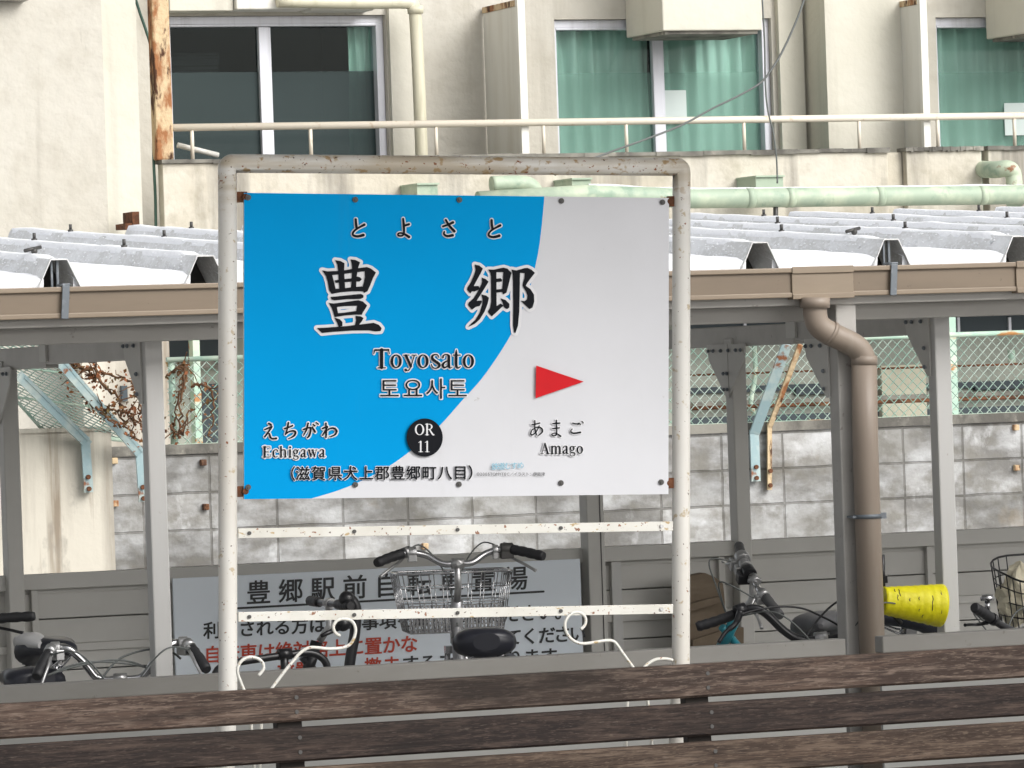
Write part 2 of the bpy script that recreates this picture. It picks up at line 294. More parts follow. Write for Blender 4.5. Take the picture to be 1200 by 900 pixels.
def smooth_path(pts, k=6):
    P_ = [Vector(p) for p in pts]; out = []
    for i in range(len(P_) - 1):
        p0, p1, p2, p3 = P_[max(i - 1, 0)], P_[i], P_[i + 1], P_[min(i + 2, len(P_) - 1)]
        for j in range(k):
            t = j / k
            out.append(.5 * ((2 * p1) + (p2 - p0) * t + (2 * p0 - 5 * p1 + 4 * p2 - p3) * t * t + (3 * p1 - p0 - 3 * p2 + p3) * t ** 3))
    out.append(P_[-1]); return out

# ------------------------------------------------------------------ lettering: signed distance fields traced to clean flat meshes
class Glyphs:
    def __init__(s): s.shapes = []
    def ribbon(s, pts, ox=0, oy=0, k=1.0, ax=0, ay=0, smooth=True, wk=1.0):
        q = [Vector((ax + (p[0] + ox) * k, ay + (p[1] + oy) * k, p[2] * k / 2 * wk)) for p in pts]
        if smooth and len(q) > 2: q = smooth_path(q, 5)
        s.shapes.append(('r', np.array([[v.x, v.y, v.z] for v in q])))
    def poly(s, pts, ax, ay, k):
        a = np.array([[ax + p[0] * k, ay + p[1] * k] for p in pts])
        s.shapes.append(('s', np.hstack([a, np.roll(a, -1, 0)])))
    def font(s, ch, cx, cy, size, slope=0.0):
        c = bpy.data.curves.new('glyph', 'FONT'); c.body = ch; c.size = 1; c.resolution_u = 5
        o = bpy.data.objects.new('glyph', c); m = o.to_mesh()
        cnt = {}
        for p in m.polygons:
            vs = list(p.vertices)
            for a, b in zip(vs, vs[1:] + vs[:1]):
                e = (min(a, b), max(a, b)); cnt[e] = cnt.get(e, 0) + 1
        V_ = [v.co.copy() for v in m.vertices]
        seg = [(V_[a], V_[b]) for (a, b), n in cnt.items() if n == 1]
        full = ord(ch) > 0x2000
        dx = .5 if full else (min(v.x for v in V_) + max(v.x for v in V_)) / 2
        dy = .38 if full else .35
        o.to_mesh_clear(); bpy.data.objects.remove(o); bpy.data.curves.remove(c)
        f = lambda v: (cx + (v.x - dx) * size, cy - (v.y - dy) * size + slope * (v.x - dx) * size)
        s.shapes.append(('s', np.array([[*f(a), *f(b)] for a, b in seg])))
def sdf(shapes, X, Y, R):
    D = np.full(X.shape, 1e9)
    for kind, a in shapes:
        if kind == 'r':
            lo, hi = a[:, :2].min(0) - a[:, 2].max() - R, a[:, :2].max(0) + a[:, 2].max() + R
        else:
            lo, hi = np.minimum(a[:, :2].min(0), a[:, 2:].min(0)) - R, np.maximum(a[:, :2].max(0), a[:, 2:].max(0)) + R
        j0, j1 = np.searchsorted(X[0], lo[0]), np.searchsorted(X[0], hi[0]); i0, i1 = np.searchsorted(Y[:, 0], lo[1]), np.searchsorted(Y[:, 0], hi[1])
        x, y = X[i0:i1, j0:j1], Y[i0:i1, j0:j1]
        if not x.size: continue
        d = np.full(x.shape, 1e9)
        if kind == 'r':
            for (x0, y0, r0), (x1, y1, r1) in zip(a[:-1], a[1:]):
                L2 = (x1 - x0) ** 2 + (y1 - y0) ** 2 + 1e-12
                t = np.clip(((x - x0) * (x1 - x0) + (y - y0) * (y1 - y0)) / L2, 0, 1)
                d = np.minimum(d, np.hypot(x - x0 - t * (x1 - x0), y - y0 - t * (y1 - y0)) - (r0 + t * (r1 - r0)))
        else:
            ins = np.zeros(x.shape, bool)
            for x0, y0, x1, y1 in a:
                L2 = (x1 - x0) ** 2 + (y1 - y0) ** 2 + 1e-12
                t = np.clip(((x - x0) * (x1 - x0) + (y - y0) * (y1 - y0)) / L2, 0, 1)
                d = np.minimum(d, np.hypot(x - x0 - t * (x1 - x0), y - y0 - t * (y1 - y0)))
                if y0 != y1:
                    cr = ((y0 > y) != (y1 > y)) & (x < (x1 - x0) * (y - y0) / (y1 - y0) + x0)
                    ins ^= cr
            d = np.where(ins, -d, d)
        D[i0:i1, j0:j1] = np.minimum(D[i0:i1, j0:j1], d)
    return D
def trace(glyphs, grow, step, place):
    """outline of everything closer than `grow` to the glyphs, as one flat mesh; place maps (px, py) to a point"""
    mb = MB(); key = {}
    lo = np.array([1e9, 1e9]); hi = -lo
    for kind, a in glyphs.shapes:
        r = (a[:, 2].max() if kind == 'r' else 0) + abs(grow) + 2 * step
        pts = a[:, :2]
        lo = np.minimum(lo, pts.min(0) - r); hi = np.maximum(hi, pts.max(0) + r)
    xs = np.arange(lo[0], hi[0], step) + 1.234e-4; ys = np.arange(lo[1], hi[1], step) + 1.71e-4
    X, Y = np.meshgrid(xs, ys); D = sdf(glyphs.shapes, X, Y, abs(grow) + 2 * step) - grow
    D = np.where(np.abs(D) < 1e-5, 1e-5, D); ins = D < 0
    def vid(p):
        k = (round(p[0] * 2000), round(p[1] * 2000))
        if k not in key: key[k] = len(mb.v); mb.v.append(tuple(place(p[0], p[1])))
        return key[k]
    full = ins[:-1, :-1] & ins[1:, :-1] & ins[:-1, 1:] & ins[1:, 1:]
    anyi = ins[:-1, :-1] | ins[1:, :-1] | ins[:-1, 1:] | ins[1:, 1:]
    for i in range(full.shape[0]):
        row = full[i]; j = 0; n = len(row)
        if not anyi[i].any(): continue
        while j < n:
            if row[j]:
                k = j
                while k < n and row[k]: k += 1
                mb.f.append([vid((xs[j], ys[i])), vid((xs[j], ys[i + 1])), vid((xs[k], ys[i + 1])), vid((xs[k], ys[i]))]); mb.sm.append(False); j = k
            else: j += 1
    for i, j in zip(*np.nonzero(anyi & ~full)):
        cs = [(i, j), (i + 1, j), (i + 1, j + 1), (i, j + 1)]; poly = []
        for (a, b), (c, d) in zip(cs, cs[1:] + cs[:1]):
            va, vb = D[a, b], D[c, d]
            if va < 0: poly.append((xs[b], ys[a]))
            if (va < 0) != (vb < 0):
                t = va / (va - vb); poly.append((xs[b] + t * (xs[d] - xs[b]), ys[a] + t * (ys[c] - ys[a])))
        ids = []
        for p in poly:
            q = vid(p)
            if not ids or ids[-1] != q: ids.append(q)
        if len(ids) > 2 and ids[0] == ids[-1]: ids.pop()
        if len(ids) > 2: mb.f.append(ids); mb.sm.append(False)
    return mb

# latin roman letters: units with cap top 78, x-height 133, baseline 270; value = (width, strokes)
def ell(cx, cy, rx, ry, side, thin):
    return [(cx + rx * math.cos(t), cy + ry * math.sin(t), thin + (side - thin) * abs(math.cos(t)) ** 1.6) for t in [2 * math.pi * i / 24 for i in range(25)]]
LAT = {
 'T': (172, [[(25, 87, 18), (162, 86, 18)], [(24, 85, 12), (14, 124, 9)], [(162, 85, 12), (171, 124, 9)], [(92, 85, 34), (92, 262, 34)], [(55, 266, 10), (130, 266, 10)]]),
 'o': (138, [ell(66, 200, 43, 63, 28, 11)]),
 'y': (132, [[(3, 138, 8), (60, 138, 8)], [(88, 138, 8), (132, 138, 8)], [(27, 142, 26), (76, 250, 26)], [(112, 140, 9), (72, 262, 10), (48, 294, 12)], [(24, 284, 24), (28, 290, 24)]]),
 's': (108, [[(88, 162, 9), (74, 137, 11), (48, 132, 12), (22, 148, 22), (26, 180, 28), (58, 204, 28), (88, 228, 28), (88, 254, 22), (60, 270, 12), (28, 262, 11), (12, 232, 9)]]),
 'a': (118, [[(20, 160, 20), (28, 140, 14), (54, 131, 12), (78, 145, 24), (80, 170, 27), (80, 245, 27), (92, 267, 14), (114, 258, 7)], [(80, 190, 10), (40, 208, 16), (18, 238, 26), (36, 264, 18), (78, 240, 10)]]),
 't': (92, [[(38, 86, 8), (36, 140, 26), (36, 240, 26), (52, 267, 16), (80, 252, 7)], [(6, 138, 10), (76, 138, 10)]]),
 'E': (158, [[(42, 82, 34), (42, 266, 34)], [(12, 84, 11), (138, 84, 11)], [(136, 84, 9), (142, 126, 8)], [(50, 172, 10), (104, 172, 10)], [(105, 150, 8), (105, 196, 8)], [(12, 265, 11), (142, 265, 11)], [(140, 266, 10), (150, 214, 8)]]),
 'c': (112, [[(96, 160, 24), (84, 138, 13), (58, 132, 12), (26, 158, 24), (19, 200, 28), (28, 244, 24), (60, 268, 14), (100, 248, 8)]]),
 'h': (142, [[(30, 82, 28), (30, 266, 28)], [(6, 80, 8), (30, 80, 8)], [(6, 266, 9), (58, 266, 9)], [(34, 165, 9), (62, 136, 13), (94, 142, 22), (106, 172, 27), (106, 264, 27)], [(80, 266, 9), (134, 266, 9)]]),
 'i': (66, [[(32, 140, 28), (32, 266, 28)], [(6, 138, 8), (32, 138, 8)], [(6, 266, 9), (58, 266, 9)], [(31, 92, 34), (32, 92, 34)]]),
 'g': (122, [ell(54, 172, 31, 38, 26, 10), [(84, 150, 10), (112, 138, 14)], [(34, 212, 9), (24, 228, 13), (42, 244, 18), (86, 250, 20), (104, 274, 18), (84, 302, 12), (44, 304, 11), (18, 288, 13), (30, 258, 9)]]),
 'w': (178, [[(4, 138, 8), (46, 138, 8)], [(26, 140, 26), (60, 258, 24)], [(60, 262, 9), (92, 146, 9)], [(70, 138, 8), (110, 138, 8)], [(90, 140, 26), (124, 258, 24)], [(124, 262, 9), (156, 140, 9)], [(138, 138, 8), (174, 138, 8)]]),
 'A': (176, [[(78, 84, 9), (28, 264, 10)], [(82, 88, 28), (134, 264, 30)], [(46, 206, 9), (114, 206, 9)], [(4, 266, 9), (54, 266, 9)], [(100, 266, 9), (172, 266, 9)]]),
 'm': (206, [[(30, 140, 28), (30, 266, 28)], [(6, 138, 8), (30, 138, 8)], [(6, 266, 9), (56, 266, 9)], [(34, 165, 9), (58, 136, 13), (88, 142, 22), (98, 172, 27), (98, 264, 27)], [(76, 266, 9), (124, 266, 9)], [(102, 165, 9), (128, 136, 13), (156, 142, 22), (166, 172, 27), (166, 264, 27)], [(144, 266, 9), (196, 266, 9)]]),
 'O': (172, [ell(84, 175, 66, 90, 30, 11)]),
 'R': (172, [[(42, 82, 30), (42, 266, 30)], [(10, 82, 9), (60, 82, 9)], [(42, 83, 10), (98, 86, 13), (124, 126, 28), (98, 168, 12), (42, 172, 10)], [(84, 172, 20), (140, 258, 28), (168, 266, 9)], [(10, 266, 9), (74, 266, 9)]]),
 '1': (112, [[(60, 88, 26), (60, 264, 26)], [(24, 106, 9), (60, 83, 10)], [(24, 266, 9), (96, 266, 9)]]),
}
def latin(G, text, x, base, k, track=1.0, slope=0.0, wk=1.0):
    for ch in text:
        wdt, st = LAT[ch]
        for s_ in st: G.ribbon(s_, ax=x, ay=base - 270 * k, k=k, wk=wk)
        x += wdt * k * track; base += slope * wdt * k * track
    return x

# ================================================================== THE SETTING
mb = MB(); mb.add([(-400, -60, -.1), (500, -60, -.1), (500, 900, -.1), (-400, 900, -.1)], [(0, 1, 2, 3)])
tag(mb.build('ground', MT['asphalt']), kind='structure')
mb = MB(); mb.box(-12, 25, 10.2, 13.2, -.35, 0)
tag(mb.build('platform', MT['concrete'], bevel=.01), kind='structure')

# added canopy, unseen above the frame, placed to shade the sign and the bench
cn = thing('added_shade_canopy', (3, 12, 0), 'unseen grey sheet metal canopy added to shade the platform bench and sign', 'canopy')
mb = MB(); mb.prism([(-8, 10.3, 2.92), (-8, 13.0, 2.78), (-8, 13.0, 2.82), (-8, 10.3, 2.96)], (28, 0, 0)); mb.build('added_canopy_roof', MT['shed_steel'], cn)
for x in (-4, 1.2, 7.6, 13):
    mb = MB(); mb.cyl((x, 12.8, 0), (x, 12.8, 2.79), .06); mb.build('added_canopy_post', MT['shed_post_lit'], cn)

# ------------------------------------------------------------------ apartment building
YW, YP, YL = 34.85, 34.0, 33.5
b_ = thing('apartment_building', (14, YW, -.1), 'cream plastered apartment block with balconies and teal curtained windows behind the station', 'building')
zt = Zp(600, 20, YW); XW = lambda x: Xp(x, 130, YW)
wins = [(XW(200), XW(455)), (XW(653), XW(907)), (XW(1100), XW(1356))]
ZTOP = [Zp(320, 18, YW), Zp(780, 22, YW), Zp(1150, 20, YW)]
ZB = 2.35
mb = MB()
xs = [XW(-60)] + [v for w_ in wins for v in w_] + [XW(1700)]
for i in range(0, len(xs), 2): mb.box(xs[i], xs[i + 1], YW, YW + .22, ZB, 7.5)
for (a, c), z in zip(wins, ZTOP):
    mb.box(a, c, YW, YW + .22, z, 7.5)
mb.build('wall', MT['plaster'], b_)
mb = MB(); mb.box(xs[0] - 6, xs[-1], YW, YW + .22, -.1, ZB - .15); mb.build('ground_floor_wall', MT['ground_floor'], b_)
mb = MB(); mb.box(xs[0], xs[-1], YP + .06, YW, ZB - .15, ZB); mb.build('balcony_floor', MT['coping'], b_)
# projecting left wing with a slightly prouder outer bay
mb = MB(); mb.box(Xp(113, 130, YL) - .02, Xp(163, 130, YL), YL, YW, -.1, 7.5); mb.build('wing_return', MT['plaster_pier'], b_)
mb = MB(); mb.box(Xp(-300, 130, YL), Xp(117, 130, YL), YL - .12, YW, -.1, 7.5); mb.build('wing_wall', MT['plaster'], b_)
mb = MB(); mb.box(Xp(-300, 0, YL), Xp(22, 2, YL), YL - .25, YL - .12, Zp(0, 4, YL), Zp(0, 4, YL) + .4); mb.build('wing_ledge', MT['coping'], b_)
# wall piers
for xa, xb in ((970, 1043), ):
    mb = MB(); mb.box(Xp(xa, 120, YW - .4), Xp(xb, 120, YW - .4) + .25, YW - .4, YW, ZB, 7.5); mb.build('pier', MT['plaster_pier'], b_)
mb = MB(); mb.box(XW(457), XW(500) - .09, YW - .05, YW, ZB, ZTOP[0] + .08); mb.build('window_reveal', MT['plaster_pier'], b_)
mb = MB(); mb.box(XW(912), XW(940), YW - .06, YW, ZB, 7.5); mb.build('window_reveal', MT['plaster_pier'], b_)

def curtain(x0, x1, y, z0, z1, parent, folds, amp=.017, seed=0):
    rnd = random.Random(seed); n = folds * 8; mb = MB(); vs = []
    ph = rnd.random() * 6
    for j in range(6):
        t = j / 5; z = z0 + (z1 - z0) * t
        for i in range(n + 1):
            u = i / n
            a = amp * (1 + .8 * t ** 3) * (math.sin(u * folds * 2 * math.pi + ph) + .6 * math.sin(u * folds * 5.1 + ph * 2))
            vs.append((x0 + (x1 - x0) * u + .01 * math.sin(9 * t + i), y + a, z))
    fs = [(j * (n + 1) + i, j * (n + 1) + i + 1, (j + 1) * (n + 1) + i + 1, (j + 1) * (n + 1) + i) for j in range(5) for i in range(n)]
    mb.add(vs, fs, True); return mb.build('curtain', MT['curtain'], parent)
def window(idx, mull_px, frost_px, curt):
    x0, x1 = wins[idx]; z1 = ZTOP[idx]; z0 = ZB + .1
    yf = YW + .10; fw = .06
    f = MB(); f.box(x0, x1, yf - .05, yf + .08, z1 - fw, z1 - .002); f.box(x0, x0 + fw * .55, yf - .05, yf + .08, z0, z1 - fw); f.box(x1 - fw, x1 - .002, yf - .05, yf + .08, z0, z1 - fw)
    f.box(x0, x1, yf - .05, yf + .08, z0 - .08, z0)
    f.box(x0 + .03, x1 - .06, yf - .056, yf + .05, z1 - fw - .018, z1 - fw)
    fr = f.build('window_frame', MT['alu'], b_, bevel=.004)
    xm = XW(mull_px)
    m_ = MB(); m_.box(xm - .045, xm + .03, yf - .04, yf + .02, z0, z1 - fw - .02); m_.box(xm + .032, xm + .055, yf - .02, yf + .05, z0, z1 - fw - .02); m_.box(xm + .01, xm + .03, yf - .055, yf - .04, z0 + .55, z0 + .68)
    m_.build('sash_rail', MT['alu'], fr, bevel=.003)
    zf = Zp(mull_px, frost_px, YW)
    for a, c_, dy in ((x0 + fw * .5, xm - .04, 0.0), (xm + .05, x1 - fw, .03)):
        g = MB(); g.box(a, c_, yf + dy, yf + dy + .005, zf, z1 - fw); g.build('pane', MT['glass'], fr)
        g = MB(); g.box(a, c_, yf + dy, yf + dy + .005, z0, zf); g.build('frosted_pane', MT['frosted' if idx == 0 else 'frosted_pale'], fr)
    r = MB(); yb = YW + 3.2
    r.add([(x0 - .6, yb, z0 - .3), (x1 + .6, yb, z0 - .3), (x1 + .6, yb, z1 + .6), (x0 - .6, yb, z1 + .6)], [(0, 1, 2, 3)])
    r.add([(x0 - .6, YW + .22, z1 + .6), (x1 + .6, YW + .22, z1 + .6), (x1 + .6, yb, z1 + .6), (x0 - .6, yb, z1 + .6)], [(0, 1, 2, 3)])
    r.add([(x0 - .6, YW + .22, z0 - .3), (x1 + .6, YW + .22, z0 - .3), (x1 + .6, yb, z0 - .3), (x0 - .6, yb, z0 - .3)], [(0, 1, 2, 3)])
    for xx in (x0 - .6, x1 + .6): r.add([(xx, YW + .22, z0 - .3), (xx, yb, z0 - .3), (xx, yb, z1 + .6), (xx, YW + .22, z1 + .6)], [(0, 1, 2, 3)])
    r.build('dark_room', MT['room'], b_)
    for k, (a, c_, n) in enumerate(curt): curtain(a, c_, yf + .095, z0, z1 - .075, b_, n, seed=idx * 7 + k)
    return fr
w0 = window(0, 316, 83, [(XW(418), XW(452), 3)])
w1 = window(1, 777, 84, [(XW(656), XW(774), 6), (XW(782), XW(905), 7)])
w2 = window(2, 1235, 83, [(XW(1102), XW(1232), 7), (XW(1240), XW(1352), 6)])
# dark roller screens standing in the left room
mb = MB(); mb.box(XW(205), XW(302), YW + .9, YW + .93, Zp(250, 83, YW), Zp(250, 52, YW)); mb.build('room_screen', mat('dark_slats', (.05, .055, .06, 1), .8, layers=[((.025, .027, .03, 1), (2, 2, 60), .45, .55, .9, 2)]), b_)
for (x0, x1, y0, y1, i) in ((784, 810, 105, 142, 1), (1183, 1215, 120, 158, 2)):
    mb = MB(); mb.box(XW(x0), XW(x1), YW + .088, YW + .094, Zp(x0, y1, YW), Zp(x0, y0, YW)); mb.build('paper_sheet', MT['paper'], b_)
# boxes hanging over the windows, partition boards, duct
for x0, x1, yb in ((777, 894, 36), (1205, 1330, 38)):
    yf = YW - .72; mb = MB(); mb.box(Xp(x0, yb, yf), Xp(x1, yb, yf), yf, YW - .001, Zp(x0, yb, yf), Zp(x0, yb, yf) + 1.2)
    bx = mb.build('hood_box', MT['plaster_pier'], b_, bevel=.01)
    mb = MB(); mb.box(Xp(x0, yb, yf) + .03, Xp(x1, yb, yf) - .03, yf + .03, YW - .05, Zp(x0, yb, yf) - .025, Zp(x0, yb, yf)); mb.build('hood_lip', MT['coping'], bx)
for x0, top in ((612, 2), (1083, 0)):
    xx = Xp(x0, 100, YP + .12); zz = Zp(x0, top, YP)
    mb = MB(); mb.box(xx - .02, xx, YP + .14, YW - .02, ZB + .35, zz - .02); bd = mb.build('partition_board', MT['white_board'], b_, bevel=.004)
    mb = MB(); mb.box(xx - .024, xx + .004, YP + .14, YW - .02, ZB + .45, ZB + .52); mb.build('partition_rail', MT['white_paint'], bd)
    mb = MB(); mb.box(xx - .026, xx + .006, YP + .10, YW - .02, zz - .02, zz + .025); mb.build('partition_cap', MT['rust_pillar'], bd)
    mb = MB(); mb.box(xx - .03, xx + .03, YP + .09, YP + .14, ZB, zz + .3); mb.build('partition_post', MT['white_paint'], bd, bevel=.004)
yd = YW - .25
mb = MB(); mb.box(Xp(201, 5, yd), Xp(276, 5, yd), yd + .05, YW - .001, Zp(240, 12, yd), Zp(240, 12, yd) + .4); mb.build('shutter_case', MT['plaster_pier'], b_, bevel=.006)
mb = MB(); mb.box(Xp(277, 5, yd), Xp(362, 5, yd), yd, YW - .001, Zp(320, 11, yd), Zp(320, 11, yd) + .3); mb.build('duct_casing', MT['white_paint'], b_, bevel=.012)
mb = MB(); mb.box(Xp(365, 5, yd), Xp(440, 5, yd), yd + .03, YW - .001, Zp(400, 12, yd), Zp(400, 12, yd) + .25); mb.build('duct_casing', MT['white_board'], b_, bevel=.012)
pp = [W(325, 1, YW - .3), W(420, 3, YW - .3), W(476, 3, YW - .3), W(485, 8, YW - .3), W(487, 24, YW - .3), W(490, 80, YW - .3), W(494, 178, YW - .3), W(498, 300, YW - .3)]
mb = MB(); mb.tube(smooth_path(pp, 4), .048, 12); dp = mb.build('drain_pipe', MT['cream_pipe'], b_)
mb = MB(); mb.cyl(W(486.5, 7, YW - .3), W(486.9, 16, YW - .3), .06); mb.build('pipe_collar', MT['cream_pipe'], dp)
# parapet with stained coping
zp = Zp(600, 181, YP)
segs = [(190, 1040), (1062, 1150), (1158, 1700)]
for i, (x0, x1) in enumerate(segs):
    mb = MB(); mb.box(Xp(x0, 180, YP), Xp(x1, 176, YP), YP, YP + .12, ZB - .3, zp - .025); mb.build('parapet', MT['plaster_old'], b_, bevel=.006)
    mb = MB()
    n = 30; xa, xb = Xp(x0, 180, YP) - .012, Xp(x1, 176, YP) + .008
    for k in range(n):
        u0, u1 = xa + (xb - xa) * k / n, xa + (xb - xa) * (k + 1) / n
        mb.box(u0, u1 - .0005, YP - .02 - random.random() * .012, YP + .14, zp - .024 - random.random() * .012, zp + random.random() * .006)
    mb.build('coping', MT['coping'], b_)
mb = MB(); mb.box(Xp(1041, 176, YP) + .01, Xp(1061, 176, YP), YP + .07, YP + .14, ZB - .3, zp - .03); mb.build('parapet_joint', MT['plaster_old'], b_)
# balcony railing
zr = Zp(600, 144, YP + .06)
mb = MB(); mb.cyl((Xp(197, 149, YP + .06), YP + .06, zr), (Xp(1500, 140, YP + .06), YP + .06, zr), .027, 12); rl = mb.build('balcony_rail', MT['cream_rail'], b_)
for px in (225, 364, 511, 637, 734, 872, 1007, 1099, 1189, 1290):
    xx = Xp(px, 160, YP + .06); mb = MB(); mb.cyl((xx, YP + .06, zp), (xx, YP + .06, zr), .0145, 8); mb.build('baluster', MT['cream_rail'], b_)
mb = MB(); xx = Xp(190, 90, YP + .02); mb.box(xx - .065, xx + .065, YP + .0, YP + .12, zp + .002, 7.5); mb.build('corner_post', MT['rust_pillar'], b_, bevel=.012)
mb = MB(); mb.tube(smooth_path([(Xp(176, 5, YP), YP + .4, 5), (Xp(176, 5, YP), YP + .4, 4.5), W(178, 60, YP + .4), W(180, 120, YP + .4), W(180, 185, YP + .1), W(182, 230, YP + .1), W(183, 300, YP + .1)], 5), .011, 6); mb.build('conduit', MT['green_cable'], b_)
mb = MB(); mb.tube([W(208, 170, YP + .3), W(256, 182, YP + .3)], .02, 8); mb.build('loose_tube', MT['white_paint'], b_)
# mint drain pipes in front of the parapet
YG = 33.55
main = [W(790, 233, YG)] + [W(px, 233 - (px - 800) * .0125, YG) for px in (815, 900, 1000, 1100, 1200, 1320)]
main = [W(560, 236, YG), W(690, 228, YG)] + main[1:]
mb = MB(); mb.tube(main, .073, 16); gp = mb.build('mint_drain_pipe', MT['mint'], b_)
for px in (878, 925, 1150, 1030):
    mb = MB(); c0 = W(px, 233 - (px - 800) * .0125, YG); mb.cyl(c0 - Vector((.03, 0, 0)), c0 + Vector((.03, 0, 0)), .0755, 16); mb.build('pipe_collar', MT['mint'], gp)
mb = MB(); mb.tube(smooth_path([W(576, 216, YG + .1), W(605, 215, YG + .1), W(622, 218, YG + .1), W(630, 234, YG + .1), W(631, 262, YG + .1)], 5), .06, 12); mb.build('pipe_elbow', MT['mint'], b_)
mb = MB(); mb.tube(smooth_path([W(1146, 198, YP + .1), W(1165, 199, YG + .25), W(1182, 198, YG + .15), W(1188, 208, YG + .15), W(1189, 240, YG + .1)], 5), .065, 12); mb.build('pipe_elbow', MT['mint'], b_)
for px, y0, y1, dx in ((895, 205, 222, 16), (495, 214, 230, 12), (675, 208, 222, 11)):
    mb = MB(); mb.box(Xp(px - dx, y0, YG + .2), Xp(px + dx, y0, YG + .2), YG + .1, YP, Zp(px, y1, YG), Zp(px, y0 + 2, YG)); mb.box(Xp(px - dx - 1, y0, YG + .2), Xp(px + dx + 1, y0, YG + .2), YG + .08, YP, Zp(px, y0 + 2, YG), Zp(px, y0, YG)); mb.build('pipe_bracket', MT['mint'], b_)
mb = MB(); mb.cyl(W(909, 233, YG), W(909, 280, YG), .02, 8); mb.build('pipe_hanger', MT['bolt'], b_)
mb = MB(); q = W(159, 248, YL - .35); mb.box(q.x - .025, q.x + .025, q.y, YL - .12, q.z - .12, q.z); mb.box(q.x - .08, q.x - .03, q.y, YL - .12, q.z - .12, q.z - .08); mb.build('wall_bracket', MT['rust'], b_)
# ground-floor openings glimpsed over the block wall
def gband(name, x0, x1, y0, y1, m_, proud=.02, yy=YW):
    mb = MB(); mb.box(Xp(x0, y0, yy), Xp(x1, y0, yy), yy - proud, yy - .001, Zp((x0 + x1) / 2, y1, yy), Zp((x0 + x1) / 2, y0, yy)); return mb.build(name, m_, b_)
gw = gband('ground_window', 800, 1330, 372, 391, MT['room'], .03)
for px in (1040, 1120, 1180, 870): gband('window_bar', px - 1.5, px + 1.5, 372, 391, MT['alu'], .05)
gband('ground_shutter', 1026, 1078, 428, 488, MT['beige_panel'], .10)
for k, (x0, x1, y0, y1) in enumerate(((805, 1020, 451, 458), (1082, 1330, 445, 452), (805, 1330, 480, 492), (930, 975, 452, 462), (1140, 1200, 452, 456))): gband('dark_gap', x0, x1, y0, y1, MT['room'], .03 + .004 * k)
gband('ledge', 805, 1330, 462, 467, MT['coping'], .12)
mb = MB(); mb.tube([W(800, 479, YW - .3), W(1000, 472, YW - .3), W(1330, 461, YW - .3)], .015, 8); mb.build('rusty_pipe', MT['rust'], b_)
mb = MB(); mb.tube([W(800, 440, YW - .3), W(1000, 433, YW - .3), W(1330, 422, YW - .3)], .008, 8); mb.build('rusty_pipe', MT['rust'], b_)
mb = MB(); mb.cyl(W(1185, 410, YW - .2), W(1186, 425, YW - .2), .03); mb.tube(smooth_path([W(884, 400, YW - .2), W(885, 440, YW - .2), W(880, 470, YW - .2), W(884, 486, YW - .2)], 4), .02, 8); mb.build('thin_drain', MT['mint_rail'], b_)
gband('ground_window', 196, 255, 396, 425, MT['room'], .03); gband('ground_window', 225, 258, 450, 520, MT['room'], .034)
gband('ledge', 196, 258, 424, 432, MT['coping'], .12)
gband('ground_window', 137, 145, 452, 474, MT['room'], .03)
mb = MB(); mb.box(Xp(95, 400, 33.0), Xp(198, 400, 33.0), 33.0, 33.3, -.1, 2.4); mb.build('ground_floor_bay', MT['garden_wall'], b_)
mb = MB(); mb.box(Xp(139, 400, 33.0), Xp(146, 400, 33.0), 32.97, 32.999, Zp(142, 470, 33), Zp(142, 452, 33)); mb.build('vent_slot', MT['room'], b_)
mb = MB(); mb.box(Xp(1109, 420, 33.9), Xp(1118, 420, 33.9), 33.85, 33.95, -.1, Zp(1113, 366, 33.9)); mb.build('mint_post', MT['mint_rail'], b_)
mb = MB(); mb.box(Xp(224, 420, 33.9), Xp(232, 420, 33.9), 33.85, 33.95, -.1, Zp(228, 396, 33.9)); mb.build('mint_post', MT['mint_rail'], b_)

# snow on top of the mint pipe and roof are one uncountable cover, built with the roof below

# ------------------------------------------------------------------ concrete block wall
YB = 24.5
zb = Zp(600, 506, YB)
bw = thing('block_wall', (10, YB, -.1), 'grey concrete block wall with white efflorescence behind the bicycle shed', 'wall')
xl = Xp(131, 560, YB)
mb = MB(); mb.box(xl, 22, YB, YB + .15, -.1, zb - .05); mb.build('block_courses', MT['block'], bw)
mb = MB(); mb.box(xl, 22, YB - .015, YB + .165, zb - .05, zb); mb.build('coping', MT['coping'], bw)
for px, py in ((237, 542), (240, 594), (1189, 501), (1190, 548), (497, 640), (133, 540), (134, 590)):
    q = W(px, py, YB); mb = MB(); mb.box(q.x - .016, q.x + .016, YB - .03, YB - .001, q.z - .016, q.z + .016); mb.build('anchor_stub', MT['rust_pillar'], bw, bevel=.004)
# cream garden wall on the left
YC = 23.6
gw = thing('garden_wall', (5.5, YC, -.1), 'stained cream plaster garden wall beside the grey block wall', 'wall')
mb = MB(); mb.box(Xp(-200, 500, YC), Xp(132, 560, YC), YC, YC + .14, -.1, Zp(75, 506, YC)); mb.build('wall_face', MT['garden_wall'], gw)
mb = MB(); mb.box(Xp(-200, 500, YC), Xp(133, 560, YC), YC - .012, YC + .152, Zp(75, 506, YC), Zp(75, 501, YC)); mb.build('coping', MT['garden_wall'], gw)
mb = MB(); mb.box(Xp(-200, 495, YC), Xp(10, 495, YC), YC - .02, YC + .16, Zp(0, 503, YC), Zp(0, 480, YC)); mb.build('upper_course', MT['garden_wall'], gw)

